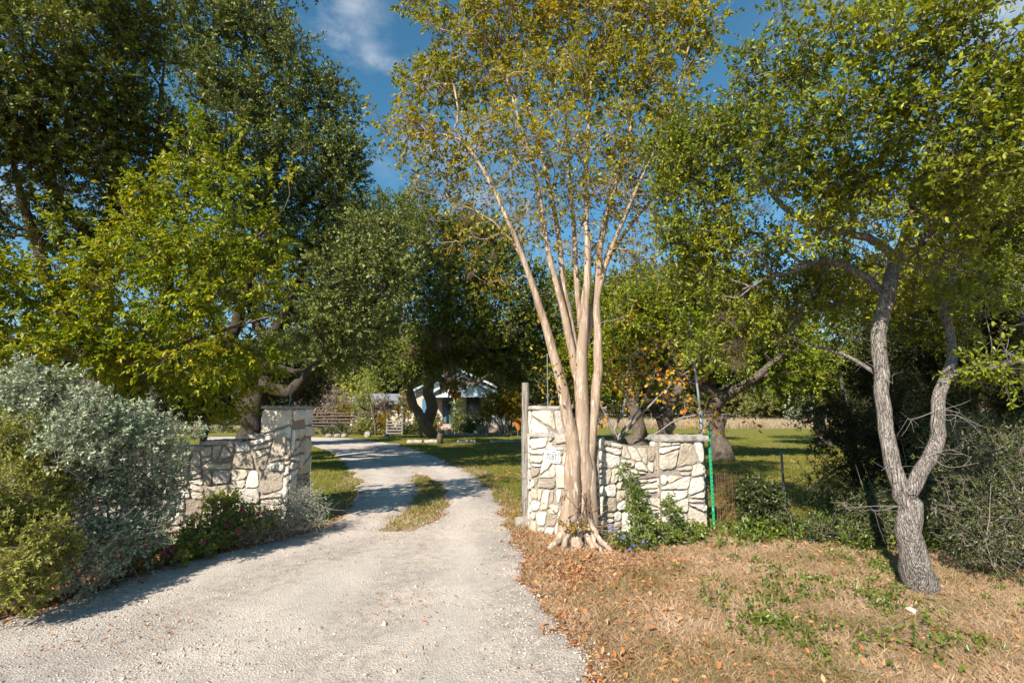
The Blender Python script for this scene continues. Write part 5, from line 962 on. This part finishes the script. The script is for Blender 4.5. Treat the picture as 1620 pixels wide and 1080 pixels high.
# ------------------------------------------------------------------ shrubs
def shrub(name, label, base, bl, na, per, sp, L, wr, leaf, seed, shape='oval', stem='twig', nst=7, up=.4, droop=0., tip=.003, group=None, cat='shrub', flowers=None, nt=5, twigs=.0016, world=False, wpath=.1, dead=0, along=.7):
    g = np.random.default_rng(seed); base = np.asarray(base, float); root = thing(name, label, cat, (base[0], base[1], 0), group)
    B = bl if world else blobs_px(bl); A, od, idx = sample(B, na, 2.2, seed); ok = A[:, 2] > .04; A, od, idx = A[ok], od[ok], idx[ok]
    limbs = []
    cs_ = [b[0] for b in B]
    for k in range(nst):
        c = cs_[k % len(cs_)]; s_ = np.array([base[0] * .75 + c[0] * .25, base[1] * .75 + c[1] * .25, -.05]) + np.array([g.normal() * .08, g.normal() * .08, 0]); e = s_ + (c - s_) * .75
        limbs.append(np.array([[*s_, tip * 4.5], [*((s_ + e) / 2 + g.normal(size=3) * .05 + np.array([0, 0, .1 * (e[2] - s_[2])])), tip * 3.5], [*e, tip * 2]]))
    ch, tips = grow(limbs, A, tip, 2.4, .14, wpath, seed, .03); lv, tch = foliage(A, od, idx, tips, per, sp, L, wr, shape, seed + 1, up, droop, nt=nt, twigs=twigs, along=along)
    for _ in range(dead):
        a = A[g.integers(len(A))]; e = a + g.normal(size=3) * .22; ch.append((np.array([a, (a + e) / 2 + g.normal(size=3) * .03, e]), np.array([.0035, .003, .0015]), 3))
    local(root, link('stems', tubes_mesh('stems', ch + tch), MAT[stem], root)); local(root, link('foliage', raw('foliage', lv[0], [lv[1]], {'var': lv[2]}), MAT[leaf], root))
    if flowers:
        fm, fp, fl = flowers
        for k, (px, py, Y) in enumerate(fp):
            c = at(px, py, Y); n = 16; d = unit(g.normal(size=(n, 3)) + np.array([0, -.6, .6])); f = leaves(np.repeat(c[None], n, 0), d, g.normal(size=(n, 3)), fl, .8, g.random(n), 'quad')
            local(root, link('flower', raw('flower', f[0], [f[1]], {'var': f[2]}), MAT[fm], root))
    return root
# silvery cenizo hedge on the left: two big bushes
shrub('silver_shrub', 'large silver-grey leaved bush spilling over the left stone wall', (-4.1, 5.3), nearer([(a, b + 16, Y, c * .9, d * .9) for a, b, Y, c, d in [(190, 660, 5.2, 60, 50), (250, 680, 5.4, 55, 45), (130, 640, 4.9, 60, 45), (60, 600, 4.8, 60, 40), (120, 690, 4.7, 45, 40), (20, 590, 4.7, 40, 30), (265, 690, 5.7, 35, 35), (270, 745, 5.8, 26, 26), (220, 750, 5.5, 60, 45), (150, 740, 5.2, 55, 50), (200, 820, 5.3, 55, 35), (240, 810, 5.5, 40, 40), (170, 700, 5.3, 60, 50), (40, 650, 5.2, 50, 40), (300, 665, 5.8, 14, 16), (215, 640, 5.6, 30, 20)]], .93), 520, 72, .14, .034, .5, 'cenizo_leaf', 161, shape='quad', nst=14, nt=8, twigs=.0014, wpath=.06)
shrub('silver_shrub', 'thin twiggy grey-green bush between the silver bush and the golden one', (-4.0, 4.8), [(120, 800, 4.7, 50, 60), (160, 860, 4.8, 50, 35), (110, 880, 4.5, 50, 40), (190, 880, 5.1, 45, 20), (90, 740, 4.7, 40, 50), (140, 920, 4.5, 40, 20)], 300, 44, .16, .03, .45, 'cenizo_leaf', 162, shape='quad', nst=14, nt=6, dead=160, wpath=.05)
shrub('golden_shrub', 'fine leaved golden green bush at the bottom left edge', (-4.1, 3.95), [(20, 710, 4.3, 40, 45), (60, 750, 4.4, 35, 45), (20, 800, 4.1, 45, 55), (50, 850, 4.1, 42, 45), (15, 900, 3.9, 42, 40), (-40, 860, 4.0, 40, 50), (85, 800, 4.4, 28, 30), (0, 680, 4.3, 35, 25), (40, 930, 3.9, 34, 25), (95, 870, 4.3, 22, 25)], 480, 110, .13, .03, .38, 'gold_juniper_leaf', 163, shape='quad', nst=12, nt=8)
fl = [(a, b, Y - .22) for a, b, Y in [(355, 800, 6.3), (382, 806, 6.3), (392, 812, 6.4), (408, 815, 6.4), (360, 830, 6.1), (378, 842, 6.0), (322, 858, 5.7), (310, 848, 5.8), (272, 868, 5.4), (258, 875, 5.3), (300, 862, 5.6), (262, 852, 5.4)]]
shrub('lantana', 'low green lantana with small pink flowers at the foot of the left wall', (-3.55, 6.1), [(360, 820, 6.2, 40, 25), (330, 850, 5.9, 40, 20), (400, 825, 6.3, 35, 20), (300, 865, 5.6, 40, 16), (260, 880, 5.3, 40, 14), (350, 795, 6.3, 25, 15)], 230, 55, .13, .034, .6, 'weed_leaf', 164, flowers=('pink_petal', fl, .028), nst=10)
shrub('dry_weed', 'wispy dry grey weed at the foot of the left stone pillar', (-2.85, 6.7), [(470, 805, 6.7, 30, 25), (495, 815, 6.7, 25, 18), (450, 820, 6.6, 22, 16), (485, 790, 6.8, 20, 15)], 110, 16, .14, .03, .35, 'cenizo_leaf', 165, stem='grey_twig', dead=120, nst=8)
shrub('dry_weed', 'tan grassy weed between the pink flowers and the left pillar weed', (-3.1, 6.4), [(430, 830, 6.4, 25, 15), (405, 845, 6.2, 25, 12)], 60, 20, .16, .06, .14, 'straw', 166, stem='grey_twig', dead=60, nst=6)
# plumbago against the right wall
bl_f = [(968, 832, 5.9), (975, 838, 5.9), (983, 850, 5.8), (987, 848, 5.8), (1002, 862, 5.7), (996, 868, 5.7), (965, 836, 5.9), (1018, 856, 5.8)]
shrub('plumbago', 'bushy green shrub with small violet flowers and one tall shoot against the right wall', (1.45, 6.1), [(1018, 830, 6.2, 22, 30), (1000, 855, 6.0, 30, 12), (1050, 852, 6.2, 25, 12), (1080, 850, 6.3, 25, 10), (998, 775, 6.4, 7, 22), (988, 745, 6.45, 4, 12), (1010, 795, 6.3, 10, 20), (1062, 815, 6.3, 9, 20), (1100, 850, 6.4, 14, 8), (1060, 795, 6.35, 5, 14)], 190, 34, .10, .042, .5, 'shrub_leaf', 167, flowers=('blue_petal', [(a, b, Y - .1) for a, b, Y in bl_f], .022), nst=12)
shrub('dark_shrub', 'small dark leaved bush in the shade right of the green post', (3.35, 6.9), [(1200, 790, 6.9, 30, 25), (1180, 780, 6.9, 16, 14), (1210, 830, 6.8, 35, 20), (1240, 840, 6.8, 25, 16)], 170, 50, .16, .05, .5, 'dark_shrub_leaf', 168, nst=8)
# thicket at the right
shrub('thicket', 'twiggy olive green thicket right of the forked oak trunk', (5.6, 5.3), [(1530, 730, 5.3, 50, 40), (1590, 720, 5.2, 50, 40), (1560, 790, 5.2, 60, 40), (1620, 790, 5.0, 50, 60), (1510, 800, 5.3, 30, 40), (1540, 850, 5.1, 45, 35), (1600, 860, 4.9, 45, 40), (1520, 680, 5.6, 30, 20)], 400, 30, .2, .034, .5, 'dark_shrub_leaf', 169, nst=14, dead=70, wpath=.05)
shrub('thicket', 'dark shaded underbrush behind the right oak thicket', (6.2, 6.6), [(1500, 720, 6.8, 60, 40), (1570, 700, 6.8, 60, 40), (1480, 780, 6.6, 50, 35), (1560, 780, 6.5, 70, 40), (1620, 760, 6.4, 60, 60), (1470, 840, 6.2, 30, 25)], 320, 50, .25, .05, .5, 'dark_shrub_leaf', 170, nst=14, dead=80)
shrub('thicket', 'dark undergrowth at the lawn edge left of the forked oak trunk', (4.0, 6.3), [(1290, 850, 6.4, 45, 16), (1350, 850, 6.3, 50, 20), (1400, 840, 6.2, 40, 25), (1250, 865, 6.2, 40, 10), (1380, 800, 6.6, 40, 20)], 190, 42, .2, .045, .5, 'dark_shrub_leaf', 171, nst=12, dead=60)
# house planting
for (px, py, rx, ry, Y, lf, lab) in [(760, 668, 20, 14, 35.5, 'shrub_leaf', 'dark green shrub right of the house steps'), (735, 672, 16, 13, 35.5, 'shrub_leaf', 'green shrub directly beside the house steps'), (684, 668, 14, 14, 35.5, 'yellow_leaf', 'yellow-green shrub between the straight trunk and the house steps'), (663, 672, 14, 14, 35.5, 'shrub_leaf', 'green shrub between the two oak trunks by the house'), (640, 680, 22, 9, 35, 'dark_shrub_leaf', 'low dark shrub left of the curved oak trunk'), (530, 682, 30, 8, 35, 'dark_shrub_leaf', 'low weeds under the rail fence right of the left pillar'), (575, 672, 16, 14, 34.8, 'weed_leaf', 'tall weeds before the middle of the rail fence'), (606, 668, 12, 16, 34.6, 'yellow_leaf', 'yellowish shrub beside the pale gate panel'), (640, 640, 16, 26, 35.6, 'yellow_leaf', 'tall yellow-green shrub behind the curved oak trunk'), (722, 648, 7, 30, 36.5, 'shrub_leaf', 'climbing plant on the middle porch post'), (530, 640, 26, 26, 37, 'dry', 'tan leafless brush behind the rail fence'), (545, 655, 22, 16, 36.6, 'yellow_leaf', 'yellow-green brush above the left rail fence'), (835, 672, 16, 14, 36, 'dark_shrub_leaf', 'dark shrub behind the wooden gate post'), (605, 645, 18, 18, 36.4, 'dry', 'tan twiggy brush before the house wing posts'), (575, 640, 16, 16, 36.2, 'weed_leaf', 'green brush before the house wing, left of the thin sapling'), (350, 672, 40, 18, 38, 'dark_shrub_leaf', 'dark bushes behind the big left oak trunk'), (440, 672, 34, 16, 38, 'dark_shrub_leaf', 'dark bushes just left of the left pillar'), (270, 675, 40, 18, 36, 'dark_shrub_leaf', 'dark bushes behind the left wall and silver bush')]:
    c = at(px, py, Y); shrub('garden_shrub', lab, (c[0], Y), [(px, py, Y, rx, ry), (px - rx * .4, py + ry * .4, Y, rx * .7, ry * .6), (px + rx * .5, py + ry * .3, Y - .2, rx * .6, ry * .6), (px + rx * .1, py - ry * .5, Y, rx * .5, ry * .5)], 90, 40, .3, .11, .5, lf, int(px * 7 + py), shape='quad', nst=5, tip=.008, twigs=.004)
c = at(800, 640, 33); shrub('japanese_maple', 'yellow and green small tree right of the house porch', (c[0] + .1, 33), [(800, 622, 33, 22, 14), (785, 640, 33, 22, 16), (812, 640, 33, 24, 20), (775, 652, 33, 14, 10), (825, 630, 33, 12, 16), (805, 655, 33, 26, 8)], 260, 45, .38, .12, .5, 'yellow_leaf', 177, shape='quad', stem='dark_bark', nst=7, tip=.012, twigs=.005, cat='small tree')
c = at(764, 679, 34.5); g5 = np.random.default_rng(3); n = 240; d = unit(g5.normal(size=(n, 3)) * np.array([.8, .5, .3]) + np.array([0, 0, .9])); f = leaves(np.repeat(np.array([[c[0], 34.5, 0]]), n, 0) + g5.normal(size=(n, 3)) * np.array([.12, .12, 0]), d, g5.normal(size=(n, 3)), .9 * (.6 + .5 * g5.random(n)), .035, g5.random(n), 'blade')
tag(link('grass_clump', raw('grass_clump', f[0], [f[1]], {'var': f[2]}), MAT['cenizo_leaf']), 'pale spiky grass clump before the house porch', 'grass clump')
st_ = thing('sapling', 'slim dark sapling behind the rail fence left of the pale gate panel', 'tree', ((590 - CX) / F * 34, 34, 0))
mb = MB(); mb.tube(lp((595, 694, 34, .1), (593, 670, 34, .09), (588, 645, 34, .08), (583, 625, 34, .06), (580, 600, 34, .03))[:, :3], [.11, .09, .08, .06, .03], 8); mb.tube(lp((590, 660, 34, .05), (575, 650, 34, .05), (562, 640, 34, .03))[:, :3], [.06, .05, .03], 6); local(st_, mb.build('trunk', MAT['dark_bark'], st_, True))
A, od, idx = sample(blobs_px([(585, 600, 34, 20, 18), (570, 630, 34, 14, 10), (600, 620, 34, 14, 12)]), 60, 2, 3); lv, _ = foliage(A, od, idx, np.zeros_like(A), 40, .5, .13, .5, 'quad', 5); local(st_, link('crown', raw('crown', lv[0], [lv[1]], {'var': lv[2]}), MAT['weed_leaf'], st_))

# ------------------------------------------------------------------ ground scatter (stuff)
g6 = np.random.default_rng(99)
def scatter(n, x0, x1, y0, y1, dens, seed, persp=1.0):
    """points with density dens(x,y); persp>0 puts more of them near the viewer"""
    g = np.random.default_rng(seed); u = g.random(n); y = y0 * (y1 / y0) ** u if persp else y0 + (y1 - y0) * u
    if persp: s = y / y1; x = x0 + (x1 - x0) * g.random(n); keep = (np.abs(x) < 1.35 * y + 1.2)
    else: x = x0 + (x1 - x0) * g.random(n); keep = np.ones(n, bool)
    keep &= g.random(n) < dens(x, y); return x[keep], y[keep]
def blades(name, label, cat, x, y, h, w, mat, seed, lean=.7, patch=1.0):
    g = np.random.default_rng(seed); n = len(x); P = np.column_stack([x, y, gz(x, y) - .005]); d = unit(g.normal(size=(n, 3)) * np.array([lean, lean, .1]) + np.array([0, 0, .8]))
    hh = h * (.45 + .9 * g.random(n)); va = np.clip(.5 * g.random(n) + 1.0 * (fbm(x * patch, y * patch, 4, seed) - .27), 0, 1)
    V, q, va = leaves(P, d, g.normal(size=(n, 3)) * np.array([1, 1, .1]), hh, w, va, 'blade'); return tag(link(name, raw(name, V, [q], {'var': va}), MAT[mat]), label, cat, kind='stuff')
x, y = scatter(520000, -.6, 9, 2.2, 7.6, lambda x, y: np.where(drive_s(x, y) < -.06, np.clip(fbm(x * 1.6, y * 1.6, 4, 31) * 2.2 - .35, .08, 1), 0) * np.where(y < 7, 1, .4), 1)
blades('dry_grass', 'short tan dry grass on the sunny verge right of the driveway', 'grass', x, y, .052, .085, 'dry_grass', 2, 1.0, 2.5)
x, y = scatter(330000, -16, 22, 7.0, 34, lambda x, y: np.where(drive_s(x, y) < -.08, np.clip(fbm(x * .9, y * .9, 4, 35) * 2.2 - .4, .1, 1), 0) * ((x > -2.9) | (y > 9)), 3)
blades('lawn_grass', 'green lawn grass beyond the stone walls', 'grass', x, y, .085, .12, 'lawn_grass', 4, .9, .6)
x, y = scatter(60000, -4.2, .6, 7.4, 17, lambda x, y: np.where((drive_s(x, y) > -.45) & (drive_s(x, y) < .05), .6, 0), 5)
blades('median_grass', 'sparse dry grass along the driveway edges and centre strip', 'grass', x, y, .07, .1, 'dry_grass', 6, .9, 1.2)
x, y = scatter(60000, -1.2, 2.5, 2.2, 7.6, lambda x, y: np.where((drive_s(x, y) > -.3) & (drive_s(x, y) < .1), .45 * fbm(x * 5, y * 5, 3, 68), 0), 25)
blades('edge_grass', 'thin dry grass tufts creeping onto the right edge of the drive', 'grass', x, y, .05, .085, 'dry_grass', 26, 1.0, 2.5)
x, y = scatter(60000, 3, 46, 46, 60, lambda x, y: .8 + 0 * x, 7, 0)
blades('field_grass', 'tall pale dry grass along the far field edge', 'grass', x, y, .75, .05, 'straw', 8, .4)
def flat_leaves(name, label, cat, x, y, L, wr, mat, seed, drive=False, lift=.012, kind='stuff', upr=.35):
    g = np.random.default_rng(seed); n = len(x); z = np.maximum(gz(x, y), hz(x, y) - .0) + lift * g.random(n) + .004
    ax = unit(g.normal(size=(n, 3)) * np.array([1, 1, upr])); nm = g.normal(size=(n, 3)) * .45 + np.array([0, 0, 1]); V, q, va = leaves(np.column_stack([x, y, z]), ax, nm, L * (.5 + .9 * g.random(n)), wr, g.random(n))
    return tag(link(name, raw(name, V, [q], {'var': va}), MAT[mat]), label, cat, kind=kind)
def ldens(x, y):
    s = drive_s(x, y); e = np.exp(-np.clip(-s, 0, 9) / .5) * (x > -1) * (s < .0) * .8
    t = np.exp(-((x - .75) ** 2 / 1.4 + (y - 5.6) ** 2 / 1.0)); l = ((x < -2.2) & (s < .12) & (y < 8)) * .9
    return np.clip((e + 1.1 * t * (s < .02) + l + .2 * (s < -.1)) * (fbm(x * 2.5, y * 2.5, 3, 41) * 1.6 - .1), 0, 1)
x, y = scatter(90000, -6, 9, 2.2, 9, ldens, 9); flat_leaves('fallen_leaves', 'orange brown fallen leaves round the crape myrtle and along the verge', 'leaf litter', x, y, .042, .55, 'dead_leaf', 10)
x, y = scatter(9000, -5, 2, 2.3, 9, lambda x, y: np.where(drive_s(x, y) > .03, np.clip((fbm(x * 1.6, y * 1.6, 4, 44) - .53) * 5, .012, .8), 0), 11); flat_leaves('drive_litter', 'brown leaf crumbs scattered in patches on the gravel drive', 'leaf litter', x, y, .028, .4, 'dead_leaf', 12)
x, y = scatter(16000, -3, 14, 8, 24, lambda x, y: np.where(drive_s(x, y) < -.05, np.clip((fbm(x * .8, y * .8, 3, 46) - .45) * 3, 0, 1), 0), 13); flat_leaves('lawn_leaves', 'brown fallen leaves scattered over the shaded lawn', 'leaf litter', x, y, .07, .5, 'dead_leaf', 14)
# low broad leaved weeds
def weeds(name, label, x, y, h, seed, mat, L=.045, per=7):
    g = np.random.default_rng(seed); n = len(x); P = np.repeat(np.column_stack([x, y, gz(x, y)]), per, 0); hh = np.repeat(h * (.4 + g.random(n)), per); P = P + np.column_stack([g.normal(size=(n * per, 2)) * .028, g.random(n * per) * hh])
    V, q, va = leaves(P, unit(g.normal(size=(n * per, 3)) + np.array([0, 0, .35])), g.normal(size=(n * per, 3)) * .5 + np.array([0, 0, 1]), L * (.6 + .7 * g.random(n * per)), .5, np.clip(.6 * g.random(n * per) + .4 * np.repeat(g.random(n), per), 0, 1)); return tag(link(name, raw(name, V, [q], {'var': va}), MAT[mat]), label, 'ground cover', kind='stuff')
x, y = scatter(3800, 1.6, 9, 3.3, 6.8, lambda x, y: np.clip(np.exp(-((y - 4.7 - .25 * (x - 3)) ** 2 / .7)) * (fbm(x * 1.9, y * 1.9, 4, 51) - .42) * 4 + .7 * (x > 4.1) * (y > 3.7) * (fbm(x * 2, y * 2, 3, 52) - .3), 0, .9), 15)
weeds('broadleaf_weeds', 'low bright green leafy weeds round the oak foot and across the verge', x, y, .07, 16, 'shrub_leaf', .042)
x, y = scatter(2600, 1.8, 6.5, 5.9, 7.2, lambda x, y: np.clip((fbm(x * 2, y * 2, 3, 55) - .4) * 3, 0, .8), 17); weeds('vine_cover', 'green vine leaves along the foot of the wire fence', x, y, .16, 18, 'shrub_leaf', .055, 6)
x, y = scatter(5200, -6, -2.3, 2.6, 8, lambda x, y: np.where(drive_s(x, y) < -.02, np.clip((fbm(x * 2, y * 2, 3, 57) - .4) * 2, 0, .5), 0), 19); weeds('left_weeds', 'low dull green weeds under the bushes along the left edge of the drive', x, y, .14, 20, 'dark_shrub_leaf', .04)
# gravel
def gravel(name, label, x, y, r, seed, mat):
    g = np.random.default_rng(seed); n = len(x); O = np.array([(1, 0, 0), (0, 1, 0), (-1, 0, 0), (0, -1, 0), (0, 0, 1), (0, 0, -1.)]); Fc = np.array([(0, 1, 4), (1, 2, 4), (2, 3, 4), (3, 0, 4), (1, 0, 5), (2, 1, 5), (3, 2, 5), (0, 3, 5)])
    s = r * np.exp(g.normal(size=n) * .38); V = O[None] * (s[:, None] * (.65 + .7 * g.random((n, 3))) * np.array([1, 1, .62]))[:, None, :] + g.normal(size=(n, 6, 3)) * s[:, None, None] * .16
    a = g.random(n) * 6.28; c, sn = np.cos(a)[:, None], np.sin(a)[:, None]; V = np.stack([V[..., 0] * c - V[..., 1] * sn, V[..., 0] * sn + V[..., 1] * c, V[..., 2]], -1); V += np.column_stack([x, y, np.maximum(gz(x, y), hz(x, y)) + s * .2])[:, None, :]
    q = (Fc[None] + (np.arange(n) * 6)[:, None, None]).reshape(-1, 3); return tag(link(name, raw(name, V.reshape(-1, 3), [q], {'var': np.repeat(g.random(n), 6)}), mat), label, 'gravel', kind='stuff')
m = M('pebble', .9, .15); m.col(m.ramp(m.attr('var'), [(0, (.18, .15, .125)), (.3, (.38, .315, .265)), (.7, (.54, .45, .375)), (1, (.66, .575, .49))])); MAT['pebble'] = m.m
def gdens(x, y):
    s = drive_s(x, y); e = np.exp(-np.abs(s) / .22) * (s > -.18); return np.clip(np.where(s > -.2, .10 + .75 * e + .6 * np.clip(fbm(x * 1.5, y * 1.5, 4, 61) - .5, 0, 1) * 2, 0), 0, 1)
x, y = scatter(120000, -6, 3, 2.2, 9, gdens, 21); gravel('gravel', 'small pale limestone gravel over the drive, thickest along its edges', x, y, .0055, 22, MAT['pebble'])
x, y = scatter(4500, -8, 2, 2.2, 16, lambda x, y: np.where(drive_s(x, y) > -.05, np.clip(.04 + .3 * np.exp(-np.abs(drive_s(x, y)) / .3), 0, 1), 0), 23); gravel('coarse_gravel', 'coarser scattered stones along the drive and its left edge', x, y, .011, 24, MAT['pebble'])
# twigs lying about
ch = []
for k in range(45):
    px, py = g6.uniform(780, 1600), g6.uniform(850, 1075); q = gnd(px, py); a = g6.random() * 6.28; L = g6.uniform(.05, .18); z = gz(q[0], q[1]) + .02; d = np.array([math.cos(a), math.sin(a), 0]) * L
    P = np.array([q, q + d * .5, q + d]); P[:, 2] = z + g6.random(3) * .02; P[1, :2] += g6.normal(size=2) * .02; ch.append((P, np.array([.0018, .002, .001]), 4))
tag(link('fallen_twigs', tubes_mesh('fallen_twigs', ch), MAT['twig']), 'thin grey twigs strewn in the dry grass', 'twigs', kind='stuff')
